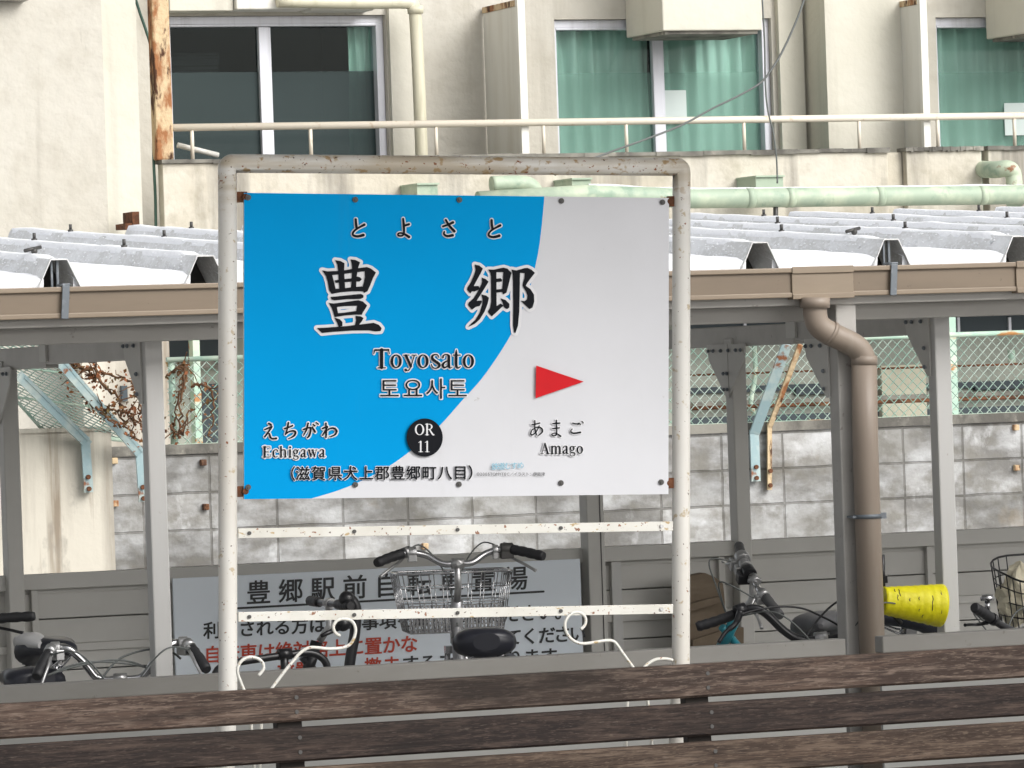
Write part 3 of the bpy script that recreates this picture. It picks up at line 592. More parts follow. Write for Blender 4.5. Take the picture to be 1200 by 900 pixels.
# ------------------------------------------------------------------ chain link fences
YF = YB + .05
zft, zfb = Zp(1000, 396, YF), Zp(1000, 490, YF)
def mesh_wires(mb, P0, ux, uz, wx, wz, pitch, r, ky=1.0):
    """diamond wires clipped to a wx by wz rectangle with origin P0"""
    s_ = pitch
    n = int((wx + wz) / s_) + 1
    for sgn in (1, -1):
        for i in range(n):
            t = i * s_
            if sgn > 0: a, b = (max(t - wz, 0), min(t, wz)), (min(t, wx), max(t - wx, 0))
            else: a, b = (max(t - wz, 0), wz - min(t, wz)), (min(t, wx), wz - max(t - wx, 0))
            if abs(a[0] - b[0]) < .01: continue
            p, q = P0 + ux * a[0] + uz * a[1], P0 + ux * b[0] + uz * b[1]
            mb.tube([p, q], r, 3, caps=False, smooth=False)
cf = thing('chain_link_fence', (10, YF, zb), 'low mint green chain link fence standing on the grey block wall', 'fence')
xa, xb_ = Xp(196, 450, YF), Xp(1300, 450, YF)
mb = MB(); mb.cyl((xa, YF, zft), (xb_, YF, zft), .014, 10); mb.build('top_rail', MT['mint_rail'], cf)
mb = MB(); mb.box(xa, xb_, YF - .02, YF + .02, zfb - .03, zfb); mb.build('bottom_rail', MT['mint_rail'], cf)
mb = MB(); mesh_wires(mb, Vector((xa, YF, zfb)), Vector((1, 0, 0)), Vector((0, 0, 1)), xb_ - xa, zft - zfb, .058, .0030); mb.build('wire_mesh', MT['mesh_wire'], cf)
for px in (203, 600, 1330):
    xx = Xp(px, 450, YF); mb = MB(); mb.cyl((xx, YF + .02, zb), (xx, YF + .02, zft), .018, 10); mb.build('fence_post', MT['mint_rail'], cf)
def angle_bar(mb, p, q, wd, up):
    mb.bar(p, q, wd, .006, up)
    mb.bar(Vector(p) + Vector((wd / 2, .02, 0)), Vector(q) + Vector((wd / 2, .02, 0)), .005, .045, up)
def brace(name, label, pts, wd, m_, cat='brace'):
    t = thing(name, pts[-1], label, cat)
    mb = MB(); mb.bar(pts[0], pts[1], wd, .012, (0, -1, 0)); mb.bar(pts[0] + Vector((wd * .45, .03, 0)), pts[1] + Vector((wd * .45, .03, 0)), .012, .05, (0, -1, 0)); mb.build('outrigger_arm', m_, t)
    mb = MB(); mb.bar(pts[1] + Vector((0, .003, .02)), pts[2] + Vector((0, .003, 0)), wd * .9, .012, (0, -1, 0)); mb.bar(pts[1] + Vector((wd * .42, .033, 0)), pts[2] + Vector((wd * .42, .033, 0)), .012, .05, (0, -1, 0)); mb.build('wall_leg', m_, t)
    for k in (.7, .93):
        c = pts[1].lerp(pts[2], k); mb = MB(); mb.cyl(c + Vector((0, -.018, 0)), c + Vector((0, -.004, 0)), .012, 8); mb.build('bolt', MT['rust'], t)
    return t
yy = YB - .06
brace('fence_brace', 'pale blue steel brace leaning on the grey block wall beside a thin rusted bar', [W(922, 404, yy - .25), W(884, 508, yy), W(886, 564, yy)], .058, MT['blue_steel'])
brace('fence_brace', 'thin rusted bar leaning on the block wall beside a pale blue brace', [W(938, 404, yy - .22), W(902, 500, yy + .01), W(902, 574, yy + .01)], .028, MT['rust_pillar'])
yc = YC - .06
brace('fence_brace', 'shorter pale blue steel brace bolted to the cream garden wall under the green mesh panel', [W(22, 440, yc - .35), W(100, 517, yc), W(104, 577, yc)], .05, MT['blue_steel'])
brace('fence_brace', 'longer pale blue rust edged brace beside the shed post with withered vines', [W(58, 410, yc - .5), W(164, 531, yc - .02), W(168, 588, yc - .02)], .05, MT['blue_steel'])
# leaning mesh panel
pf = thing('leaning_fence_panel', W(100, 510, YC), 'green chain link panel leaning out over the cream garden wall', 'fence')
A, B_, T_ = W(50, 504, YC + .03), W(150, 516, YC + .03), W(-52, 390, YC - .45)
ux = (B_ - A); wx = ux.length; ux.normalize(); uz = (T_ - A); wz = uz.length; uz.normalize()
mb = MB(); mb.tube([A, B_], .013, 8); mb.build('bottom_rail', MT['mint_rail'], pf)
mb = MB(); mb.tube([A, T_], .008, 8); mb.tube([T_, T_ + ux * wx], .01, 8); mb.build('edge_rail', MT['mesh_wire'], pf)
mb = MB(); mesh_wires(mb, A, ux, uz, wx, wz, .045, .0042); mb.build('wire_mesh', MT['mesh_wire'], pf)
mb = MB()
for k in (.35, .7): mb.tube([A + uz * wz * k, A + uz * wz * k + ux * wx], .007, 6)
mb.build('stiffener', MT['mint_rail'], pf)
# withered vines
def vine(label, paths, Y, loc, seed, leaf=1.0):
    rnd = random.Random(seed); t = thing('dry_vine', loc, label, 'vine')
    mb = MB(); lf = MB()
    for path in paths:
        pts = smooth_path([W(x, y, Y + rnd.uniform(-.05, .05)) for x, y in path], 8)
        pts = [p + Vector((rnd.gauss(0, .006), rnd.gauss(0, .01), rnd.gauss(0, .006))) for p in pts]
        mb.tube(pts, [.0075 * (1 - .55 * i / len(pts)) + .0015 * random.random() for i in range(len(pts))], 6)
        for i in range(3, len(pts) - 1, 5):
            d = Vector((rnd.gauss(0, 1), rnd.gauss(0, .5), rnd.gauss(-.2, 1))).normalized(); L_ = rnd.uniform(.06, .16); q = pts[i]
            tw = [q]
            for _ in range(4): d = (d + Vector((rnd.gauss(0, .35), rnd.gauss(0, .3), rnd.gauss(0, .35)))).normalized(); tw.append(tw[-1] + d * L_ / 4)
            mb.tube(tw, [.0038, .0034, .003, .0024, .0016], 5)
        for i, p in enumerate(pts):
            for _ in range(int(3 * leaf)):
                if rnd.random() < .75:
                    c = p + Vector((rnd.gauss(0, .022), rnd.gauss(0, .03), rnd.gauss(0, .022))); s_ = rnd.uniform(.006, .016)
                    a = Vector((rnd.gauss(0, 1), rnd.gauss(0, 1), rnd.gauss(0, 1))).normalized(); b = a.cross(Vector((rnd.gauss(0, 1), 1, rnd.gauss(0, 1)))).normalized()
                    lf.add([c - a * s_, c + b * s_ * .6, c + a * s_, c - b * s_ * .6 + a.cross(b) * s_ * .4], [(0, 1, 2, 3)])
    mb.build('stem', MT['vine'], t); lf.build('leaves', MT['vine_leaf'], t)
vine('withered brown vine trailing over the leaning mesh panel by the cream wall', [[(60, 427), (85, 430), (110, 434), (135, 442), (155, 447), (162, 470), (166, 505)], [(78, 428), (92, 450), (112, 478), (130, 492), (150, 502), (166, 520)], [(112, 440), (125, 455), (140, 470), (150, 485), (166, 498)], [(112, 478), (125, 480), (145, 482), (160, 492)], [(85, 425), (100, 433), (112, 445), (110, 420)]], YC - .3, W(120, 520, YC), 3)
vine('withered red brown vine hanging upright on the low fence beside the station sign post', [[(196, 440), (210, 432), (216, 428), (214, 450), (206, 480), (203, 510)], [(218, 430), (212, 470), (210, 515)], [(228, 452), (246, 455), (250, 480), (246, 512)], [(200, 500), (212, 508), (222, 480)]], YF - .05, W(210, 510, YF), 5, .7)

# ================================================================== BICYCLE SHED
YGF, YR, YP1, YP2 = 15.0, 14.1, 15.25, 16.95
sh = thing('bicycle_shed', (6, 16, -.1), 'long grey steel bicycle shed with a folded metal roof and taupe gutter', 'bicycle shed')
XA, XB = 1.6, 11.6
PITCH, X0R = .484, 4.335
YR0, YR1 = 15.06, 19.0
ztop = lambda y: 2.018 + (y - 15.1) * (2.245 - 2.018) / 3.9
HR = .105
prof = []
for k in range(-6, 16):
    c = X0R + k * PITCH
    prof += [(c - .078, -HR), (c - .028, 0), (c + .028, 0), (c + .078, -HR)]
mb = MB(); ny = 2; vs = []
for j, y in enumerate((YR0, YR1)):
    for x, z in prof: vs.append((x, y, ztop(y) + z))
n = len(prof); mb.add(vs, [(i, i + 1, n + i + 1, n + i) for i in range(n - 1)])
roof = mb.build('roof', MT['galv'], sh); sol = roof.modifiers.new('thickness', 'SOLIDIFY'); sol.thickness = .004; sol.offset = -1
for k in range(-6, 16):
    c = X0R + k * PITCH; y = YR0 + .22; z = ztop(y); mb = MB()
    mb.prism([(c - .072, y, z - HR + .004), (c - .026, y, z - .006), (c + .026, y, z - .006), (c + .072, y, z - HR + .004)], (0, .004, 0))
    mb.build('ridge_hollow_shade', MT['shed_dark'], roof)  # near-black plate painted as the shade inside the hollow ridge
for k in range(-4, 13):
    c = X0R + k * PITCH
    for y in (15.95, 17.05, 18.25):
        mb = MB(); z = ztop(y); mb.cyl((c, y, z - .002), (c, y, z + .014), .011, 8); mb.cyl((c, y, z + .014), (c, y, z + .034), .006, 6); mb.build('roof_bolt', MT['bolt'], roof)
for k in (0, 6):
    c = X0R + k * PITCH
    mb = MB(); mb.tube([(c - .03, 15.35, ztop(15.35) + .02), (c + .03, 15.37, ztop(15.37) + .03)], .006, 8); mb.ball((c + .005, 15.36, ztop(15.36) + .018), .011); mb.build('ridge_clip', MT['bolt'], roof)
    mb = MB(); mb.box(c - .022, c - .016, YR0 + .02, YR0 + .03, ztop(15.1) - HR, ztop(15.1)); mb.box(c - .004, c + .004, YR0 + .02, YR0 + .03, ztop(15.1) - HR, ztop(15.1)); mb.build('roof_hanger', MT['strap'], roof)

# gutter with lips, joints and straps
zg1 = Zp(100, 335.5, YGF); zg0 = Zp(100, 372.5, YGF)
mb = MB(); mb.box(XA, XB, YGF, YGF + .004, zg0 + .016, zg1 - .016); mb.box(XA, XB, YGF + .004, YGF + .085, zg0 + .004, zg0 + .01); mb.box(XA, XB, YGF + .081, YGF + .085, zg0 + .01, zg1 - .02)
gt = mb.build('gutter', MT['gutter'], sh)
mb = MB(); mb.box(XA, XB, YGF - .010, YGF + .006, zg1 - .0165, zg1); mb.box(XA, XB, YGF - .006, YGF + .006, zg0, zg0 + .0165); mb.build('gutter_lip', MT['gutter_lip'], gt, bevel=.003)
for px, wd in ((963, 36), (1200, 10), (930, 2), (1176, 2)):
    if wd > 5:
        xa, xb = Xp(px - wd, 330, YGF), Xp(px + wd, 330, YGF)
        mb = MB(); mb.box(xa, xb, YGF - .014, YGF - .0105, zg1 - .020, zg1 + .003); mb.box(xa, xb, YGF - .008, YGF - .001, zg0 + .01, zg1 - .02); mb.box(xa, xb, YGF - .013, YGF + .07, zg0 - .006, zg0 + .0115)
        mb.build('gutter_socket', MT['gutter_lip'], gt, bevel=.002)
for px in (75, 1046):
    x = Xp(px, 350, YGF); mb = MB(); mb.bar((x - .004, YGF - .014, zg0 - .002), (x + .004, YGF - .014, zg1 + .004), .024, .006, (0, -1, 0)); mb.box(x - .009, x + .018, YGF - .017, YGF + .05, zg1 + .003, zg1 + .010); mb.build('gutter_strap', MT['strap'], gt, bevel=.002)
# fascia purlins under the gutter
zf1, zf0 = Zp(50, 383, 15.12), Zp(50, 404, 15.12)
mb = MB(); mb.box(XA, XB, 15.03, 15.12, zf1 - .004, zg0 + .0035); mb.build('gutter_board', MT['shed_steel'], sh, bevel=.003)
mb = MB(); mb.box(XA, XB, 15.12, 15.17, zf0, zf1 - .002); mb.build('fascia_beam', MT['shed_steel'], sh, bevel=.004)
for y in (16.95, 18.5):
    mb = MB(); mb.box(XA, XB, y - .03, y + .03, ztop(y) - HR - .09, ztop(y) - HR - .006); mb.build('purlin', MT['shed_steel'], sh)
# posts
XF = [Xp(172, 485, YP1) - 2.79, Xp(172, 485, YP1), Xp(1096, 420, YP1), Xp(1096, 420, YP1) + 2.79]
def gusset(x, y, z, dy, dz, parent, th=.006):
    mb = MB(); s_ = th
    mb.prism([(x, y, z), (x, y + dy, z), (x, y + dy * .92, z - dz * .3), (x, y + dy * .12, z - dz), (x, y, z - dz)], (s_, 0, 0))
    g = mb.build('gusset', MT['shed_panel'], parent)
    for a, b in ((.25, .12), (.62, .12), (.86, .12), (.15, .55), (.15, .85)):
        b2 = MB(); b2.cyl((x - .004, y + dy * a, z - dz * b), (x - .010, y + dy * a, z - dz * b), .007, 8)
        b2.cyl((x - .009, y + dy * a, z - dz * b), (x - .013, y + dy * a, z - dz * b), .004, 8)
        b2.build('bolt', MT['strap'], g)
zbm = {}
for i, x in enumerate(XF):
    mb = MB(); mb.box(x, x + .06, YP1, YP1 + .06, -.1, zf0 + .03)
    p = mb.build('front_post', MT['shed_post_lit'], sh, bevel=.005)
    zt_ = Zp(1085, 366, YP1); z0_ = Zp(1085, 392, YP1)
    gusset(x - .007, YP1 + .03, zt_ - .004, .19, .215, p)
    mb = MB(); mb.box(x - .002, x + .045, YP1 + .07, YP2 - .55, z0_, zt_); mb.build('cross_beam', MT['shed_steel'], sh, bevel=.004)
    mb = MB(); mb.box(x - .002, x + .045, YP2 - .545, 18.8, z0_ - .012, zt_ - .012); mb.build('cross_beam', MT['shed_steel'], sh, bevel=.004)
    mb = MB(); mb.box(x - .012, x - .003, YP2 - .58, YP2 - .5, z0_ + .01, zt_ + .07); mb.build('beam_hanger', MT['shed_panel'], sh)
    xr = x - .01
    mb = MB(); mb.box(xr, xr + .058, YP2, YP2 + .07, -.1, z0_ + .02); r_ = mb.build('rear_post', MT['shed_panel'], sh, bevel=.005)
    gusset(xr - .007, YP2 + .05, z0_ - .002, -.19, .2, r_); gusset(xr - .009, YP2 + .02, z0_ - .002, .19, .2, r_)
mb = MB(); xr = Xp(688, 680, YP2); mb.box(xr, xr + .068, YP2 - .02, YP2 + .055, -.1, 1.75); mb.build('rear_post', MT['shed_panel'], sh, bevel=.004)
mb = MB(); mb.box(xr + .05, xr + .053, YP2 - .0225, YP2 - .02, -.1, 1.75); mb.build('post_seam', MT['shed_dark'], sh)
xm = Xp(984, 500, 15.04)
mb = MB(); mb.box(xm, xm + .075, 15.04, 15.115, -.1, zg0 - .01); mp_ = mb.build('front_post', MT['shed_steel'], sh, bevel=.005)
gusset(xm - .007, 15.10, Zp(975, 396, 15.1), .19, .2, mp_)
# front low wall: hand rail and panels
zr1 = Zp(600, 770.5, YR); zr0 = zr1 - .052
xe, xs_ = Xp(991, 750, YR), Xp(1034, 745, YR)
for a, c in ((XA, xe), (xs_, XB)):
    mb = MB(); mb.box(a, c, YR, YR + .06, zr0, zr1); mb.build('front_rail', MT['shed_rail_shaded'], sh, bevel=.004)
    mb = MB(); mb.box(a, c, YR + .012, YR + .05, zr0 - .012, zr0 - .001); mb.build('rail_gap_shade', MT['shed_dark'], sh)  # dark strip standing in for the shade between the rails
    mb = MB(); mb.box(a, c, YR + .004, YR + .04, zr0 - .04, zr0 - .0125); mb.build('front_rail', MT['shed_rail_shaded'], sh, bevel=.003)
    mb = MB(); mb.box(a, c, YR + .016, YR + .03, -.02, zr0 - .041); mb.build('front_panel', MT['shed_front'], sh)
# rear louvred panels
zpt = .952
mb = MB(); mb.box(XA, XB, YP2 + .035, YP2 + .085, zpt - .055, zpt); mb.build('rear_rail', MT['shed_panel'], sh, bevel=.003)
mb = MB(); z = zpt - .068
while z > 0:
    mb.box(XA, XB, YP2 + .062, YP2 + .068, z - .092, z - .004); mb.box(XA, XB, YP2 + .070, YP2 + .074, z - .1, z + .02); z -= .092
mb.build('rear_panel', MT['shed_panel'], sh, bevel=.002)
for z in (.70, .36):
    mb = MB(); mb.box(XA, XB, YP2 + .048, YP2 + .062, z - .028, z); mb.build('rear_rail', MT['shed_panel'], sh, bevel=.002)
for px in (40, 846, 720, 1090):
    x = Xp(px, 700, YP2 + .05); mb = MB(); mb.box(x - .012, x + (.028 if px == 720 else .012), YP2 + .04, YP2 + .0615, 0, zpt - .056); mb.build('panel_stile', MT['shed_post_lit' if px == 720 else 'shed_panel'], sh, bevel=.002)
# downpipe
YD = 14.99
pts = [W(955, 357, YD), W(955.5, 371, YD), W(960, 382, YD), W(973, 391, YD), W(990, 399, YD), W(1004, 407, YD), W(1011, 417, YD), W(1012.5, 430, YD)]
mb = MB(); mb.tube(smooth_path(pts, 4), .0405, 18); mb.tube([W(1012.5, 424, YD), W(1014, 520, YD), Vector((W(1014, 520, YD).x, YD, -.1))], .0435, 18); dpp = mb.build('downpipe', MT['downpipe'], sh)
for a_, c_, r_k in ((W(955, 349, YD), W(955, 361, YD), .05), (W(1012.6, 417, YD), W(1012.8, 428, YD), .0445), (W(971, 389, YD), W(975, 391.5, YD), .043)):
    mb = MB(); mb.cyl(a_, c_, r_k, 18); mb.build('pipe_socket', MT['downpipe'], dpp)
q = W(1018, 605, YD); mb = MB(); mb.cyl(q + Vector((-.003, 0, -.007)), q + Vector((-.003, 0, .007)), .047, 18); mb.box(q.x + .04, q.x + .062, YD - .008, YD + .008, q.z - .010, q.z + .010); mb.box(q.x - .062, q.x - .04, YD - .008, YD + .04, q.z - .004, q.z + .004); mb.build('pipe_band', MT['strap'], dpp)

# roof snow (uncountable): valley drifts, ridge caps, and the line lying on the mint pipe
mb = MB(); rnd = random.Random(4)
for k in range(-6, 15):
    c = X0R + k * PITCH; nx, ny = 12, 60; vs = []; sd = rnd.random() * 50
    for j in range(ny + 1):
        y = YR0 + .03 + (YR1 - YR0 - .04) * (j / ny) ** 1.3
        for i in range(nx + 1):
            u = i / nx
            nz = mnoise.noise(Vector((c * 3 + u * 1.3 + sd, y * 1.1, 0))); n2 = mnoise.noise(Vector((c * 9 + u * 6, y * 7 + sd, 3)))
            h = .060 + .014 * nz + .006 * n2 - .012 * (abs(u - .5) * 2) ** 2 * (0.5 + nz)
            sl = .078 - .476 * max(h, .01)
            xx = c + sl - .004 + (PITCH - 2 * sl + .008) * u
            if j == 0: vs.append((xx, y - .012, ztop(y) - HR + .002))
            elif j == 1: vs.append((xx, YR0 + .012 + .008 * n2, ztop(y) - HR + h * .75))
            else: vs.append((xx, y, ztop(y) - HR + h))
    mb.add(vs, [(j * (nx + 1) + i, j * (nx + 1) + i + 1, (j + 1) * (nx + 1) + i + 1, (j + 1) * (nx + 1) + i) for j in range(ny) for i in range(nx)], True)
    b0 = len(mb.v); vs = []; ny = 70
    for j in range(ny + 1):
        y = YR0 + .14 + rnd.random() * .01 + (YR1 - YR0 - .15) * j / ny
        hh = .0 if j == 0 else .009 + .005 * mnoise.noise(Vector((c * 5, y * 5, 1)))
        jit = .003 * mnoise.noise(Vector((c * 5, y * 11, 7)))
        for dx, dz in ((-.034, -.012), (-.026, .7), (0, 1.0), (.026, .7), (.033, -.010)):
            vs.append((c + dx + jit, y, ztop(y) + (dz * hh if dz > 0 else dz)))
    mb.add(vs, [(j * 5 + i, j * 5 + i + 1, (j + 1) * 5 + i + 1, (j + 1) * 5 + i) for j in range(ny) for i in range(4)], True)
    # frosty crumbs clinging to the sloping sides
    for _ in range(420):
        y = YR0 + .12 + rnd.random() ** 1.5 * 3.6; t = rnd.random(); sx = rnd.choice((-1, -1, 1)); s_ = rnd.uniform(.0015, .0042)
        x = c + sx * (.03 + .044 * t); z = ztop(y) - HR * .95 * t + .003
        mb.add([(x - s_, y - s_ * 2, z - .002), (x + s_, y - s_, z), (x, y + s_ * 3, z), (x, y, z + s_ * .9)], [(0, 1, 3), (1, 2, 3), (2, 0, 3)], True)
for a, c in zip(main[1:], main[2:]):
    n = 24; 
    for i in range(n):
        p = a.lerp(c, i / n); q = a.lerp(c, (i + 1.02) / n); h = .010 + .008 * mnoise.noise(Vector((p.x * 3, 0, 0)))
        up = Vector((0, 0, .069))
        mb.add([p + up + Vector((0, -.03, -.006)), q + up + Vector((0, -.03, -.006)), q + up + Vector((0, 0, h)), p + up + Vector((0, 0, h)), p + up + Vector((0, .04, -.01)), q + up + Vector((0, .04, -.01))], [(0, 1, 2, 3), (3, 2, 5, 4)], True)
so = mb.build('snow', MT['snow']); tag(so, 'thin white snow lying in the valleys of the shed roof', 'snow', kind='stuff')

# ================================================================== NOTICE BOARD
YN = YP2 + .03 - .075
nb = thing('notice_board', W(440, 790, YN), 'pale notice board with black and red lettering at the back of the bicycle shed', 'notice board')
xa, xb, za, zc = Xp(203, 700, YN), Xp(681, 690, YN), .42, .917
mb = MB(); mb.box(xa, xb, YN, YN + .012, za, zc); mb.build('board', MT['notice'], nb, bevel=.002)
def place_n(d=.0025): return lambda x, y: W(x, y, YN - d)
G = Glyphs()
for i, ch in enumerate('豊郷駅前自転車置場'): G.font(ch, 303 + 37.65 * i, 694.0 - 2.05 * i, 29.5, -.055)
G.ribbon([(279, 712.8, 1.6), (637, 693.2, 1.6)], smooth=False)
for i, ch in enumerate('利用される方は次の事項を厳守してください。'): G.font(ch, 248.5 + 20.6 * i, 738.5 - 1.13 * i, 21, -.055)
for ch, x in zip('てください', (602, 621, 641, 659, 677)): G.font(ch, x, 765.5 - (x - 249) * .0545, 20.5, -.055)
for i, ch in enumerate('することがあります'): G.font(ch, 481 + 20.3 * i, 777.5 - 1.1 * i, 20.5, -.055)
trace(G, .42, .34, place_n()).build('black_lettering', MT['notice_ink'], nb)
G = Glyphs()
for i, ch in enumerate('自転車は絶対路上に置かな'): G.font(ch, 249.5 + 20.9 * i, 767 - 1.14 * i, 21.5, -.055)
for ch, x in (('放', 335), ('置', 356), ('撤', 437), ('去', 459)): G.font(ch, x, 790.5 - (x - 249) * .0545, 20.5, -.055)
trace(G, .42, .34, place_n()).build('red_lettering', MT['notice_red'], nb)

# ================================================================== STATION SIGN
YS = 12.18
sg = thing('station_sign', (4.6, YS, 0), 'blue and white station name board in a rust flecked white pipe frame', 'station sign')
PS = lambda x, y, d=0.0: W(x, y, YS - d)
def prad(px): return px * 12.18 / (FPX * .93)
# frame: bent pipe, top bar rustier than the uprights
def arc_px(cx, cy, r, a0, a1, n=7): return [(cx + r * math.cos(a0 + (a1 - a0) * i / n), cy - r * math.sin(a0 + (a1 - a0) * i / n)) for i in range(n + 1)]
R_ = 6.0
lx, rx_, ly, ry_ = 266.3, 798.7, 191.5, 195.5
lef = [PS(lx + .4, 250)] + [PS(*p) for p in arc_px(lx + R_, ly + R_, R_, math.pi, math.pi / 2)]
top = [PS(*p) for p in ((lx + R_, ly), (420, ly + 1.15), (640, ly + 2.8), (rx_ - R_, ry_))]
rig = [PS(*p) for p in arc_px(rx_ - R_, ry_ + R_, R_, math.pi / 2, 0)] + [PS(rx_ - .2, 250)]
pl, pr = PS(lx + .8, 809), PS(rx_ - .8, 780)
gl = Vector((pl.x + (pl.x - PS(lx, 250).x) * 1.4, YS, 0)); gr = Vector((pr.x + (pr.x - PS(rx_, 250).x) * 1.4, YS, 0))
rp = .0243
mb = MB(); mb.tube([gl, pl] + lef + top[1:-1] + rig + [pr, gr], rp, 20); mb.build('pipe_frame', MT['pipe_white'], sg)
for (yl0, yr0) in ((625, 616.5), (723, 713.5)):
    a, c = PS(279, yl0, .012), PS(788.5, yr0, .012)
    mb = MB(); mb.bar(a, c, .006, prad(11.2), (0, 0, 1)); bar_ = mb.build('cross_bar', MT['flat_white'], sg, bevel=.001)
    for px in (292, 415, 536, 657, 775):
        t = (px - 279) / (788.5 - 279); q = PS(px, yl0 + (yr0 - yl0) * t, .0155); mb = MB(); mb.cyl(q, q + Vector((0, -.004, 0)), .005, 10); mb.build('rivet', MT['bolt'] if px != 775 else MT['alloy'], bar_)
# brackets
for px, py in ((281, 231), (788, 236), (281, 576), (787.5, 566)):
    a = PS(px, py, 0); mb = MB(); mb.box(a.x - .016, a.x + .02, YS - .006, YS + .004, a.z - .014, a.z + .014); mb.cyl((a.x + (.012 if px < 500 else -.012), YS - .006, a.z), (a.x + (.012 if px < 500 else -.012), YS - .014, a.z), .009, 10); mb.build('bracket', MT['rust'], sg, bevel=.002)
# panel
TL, TR, BR, BL = (286, 226), (784, 232), (783.3, 579), (286, 585)
DP = .012
bk = [PS(*p, DP) for p in (TL, TR, BR, BL)]
mb = MB(); mb.prism(bk, (0, .010, 0)); panel = mb.build('panel', MT['sign_edge'], sg, bevel=.0015)
curve = [(638, 230.2), (634.5, 268), (629.5, 302), (618.5, 345), (600.5, 389), (569, 438), (541, 470), (516, 498), (489, 522), (461, 543), (431, 560), (399, 573.8), (365, 584.2)]
cs_ = [(v.x, v.y) for v in smooth_path([(a, b, 0) for a, b in curve], 6)]
def flat(pts, d): return [PS(x, y, d) for x, y in pts]
mb = MB(); mb.add(flat([(286, 226.0)] + cs_ + [(286, 585)], DP + .0012), [tuple(range(len(cs_) + 2))]); bl = mb.build('blue_field', MT['sign_blue'], panel)
mb = MB(); mb.add(flat([(784, 232), (783.3, 579)] + cs_[::-1], DP + .0012), [tuple(range(len(cs_) + 2))]); mb.build('white_field', MT['sign_white'], panel)
mb = MB(); bs = MB()
for (x, y) in ((290.5, 231.5), (416, 234), (538, 234.3), (657.5, 235.5), (776, 237), (290.5, 571), (416, 568), (537.5, 567.5), (657, 566), (774.5, 565)):
    q = PS(x, y, DP + .002); mb = MB(); mb.cyl(q, q + Vector((0, -.004, 0)), .0075, 12); mb.cyl(q + Vector((0, -.004, 0)), q + Vector((0, -.0065, 0)), .0035, 8); mb.build('bolt', MT['bolt'], sg)
# ---- lettering of the sign
HOU = [[(130,200),(190,212),(222,250),(240,320),(250,365),(240,405),(215,408),(195,380),(180,300),(165,250)],
 [(175,210),(300,205),(420,185),(525,172),(530,205),(420,220),(300,235),(200,245)],
 [(525,172),(560,185),(605,220),(580,265),(555,330),(530,385),(500,400),(480,370),(495,320),(508,260),(505,215)],
 [(245,112),(290,118),(328,138),(325,200),(330,300),(335,390),(285,390),(278,300),(272,200),(265,150)],
 [(380,105),(425,110),(465,130),(450,170),(435,250),(430,350),(425,385),(380,385),(390,300),(395,200),(392,140)],
 [(240,290),(265,285),(380,272),(440,255),(465,262),(480,280),(460,300),(390,300),(270,310),(250,312)],
 [(225,365),(280,362),(380,352),(480,342),(500,360),(490,385),(400,385),(300,393),(235,405)],
 [(205,435),(260,430),(400,415),(470,408),(495,420),(495,440),(470,452),(350,455),(240,465),(215,458)],
 [(190,487),(230,492),(260,520),(268,560),(272,600),(240,610),(230,570),(215,530)],
 [(215,495),(330,480),(450,463),(455,500),(440,512),(330,515),(250,525)],
 [(450,463),(490,475),(527,510),(510,540),(490,570),(470,585),(430,575),(435,540),(440,510)],
 [(240,580),(330,572),(430,558),(490,570),(480,592),(430,590),(330,598),(245,612)],
 [(240,617),(285,630),(310,655),(310,690),(275,695),(262,660)],
 [(425,600),(470,605),(495,620),(480,650),(455,680),(420,685),(430,640)],
 [(85,708),(160,705),(350,690),(520,670),(585,662),(630,680),(655,710),(645,735),(600,738),(540,728),(400,730),(220,742),(130,752)]]
GOU = [[(140,128),(185,138),(222,168),(200,215),(170,270),(130,345),(180,345),(160,390),(115,395),(95,420),(62,380),(70,355),(105,300),(135,230),(150,180)],
 [(210,258),(250,275),(280,300),(262,330),(225,390),(160,492),(210,490),(190,540),(150,555),(112,583),(72,535),(80,510),(130,465),(165,410),(205,330),(215,295)],
 [(100,395),(180,343),(190,375),(140,400)],[(110,560),(200,488),(215,500),(190,545)],
 [(205,428),(255,440),(283,462),(270,520),(240,600),(190,680),(140,725),(75,755),(90,735),(150,680),(190,610),(215,530),(220,480)],
 [(275,178),(330,180),(358,200),(360,545),(400,520),(430,540),(350,615),(310,650),(272,605),(295,560),(305,500),(305,350),(303,250),(298,215)],
 [(330,180),(400,165),(430,160),(470,170),(510,212),(490,290),(470,370),(460,410),(425,430),(415,400),(420,340),(425,260),(428,205),(350,205)],
 [(352,272),(400,265),(415,280),(410,300),(352,305)], [(352,380),(420,372),(425,405),(352,410)],
 [(398,468),(450,485),(490,525),(488,560),(465,577),(435,560),(420,510)],
 [(508,178),(560,188),(595,205),(592,400),(588,600),(575,740),(550,815),(535,810),(525,740),(527,500),(525,300),(520,220)],
 [(550,190),(640,165),(670,162),(710,180),(745,212),(715,250),(670,310),(650,345),(620,340),(625,310),(640,260),(642,215),(590,212)],
 [(620,335),(650,340),(700,375),(735,430),(738,500),(720,560),(690,577),(650,540),(600,492),(640,495),(665,480),(670,440),(655,400),(630,360)]]
big = Glyphs(); big2 = Glyphs()
for p in HOU: big.poly(p, 360, 290, 1 / 7.5)
for p in GOU: big2.poly(p, 540, 295, 1 / 8.57)
kana = Glyphs(); kana2 = Glyphs(); kana3 = Glyphs()
K6 = dict(ax=400, ay=245, k=1 / 6)
TO = [[(102, 72, 16), (104, 105, 18), (109, 138, 17)], [(162, 110, 19), (135, 124, 15), (105, 142, 14), (83, 165, 14), (85, 184, 16), (115, 192, 17), (155, 183, 21)]]
for st in TO: kana.ribbon(st, **K6); kana.ribbon(st, ox=955, oy=5, **K6)
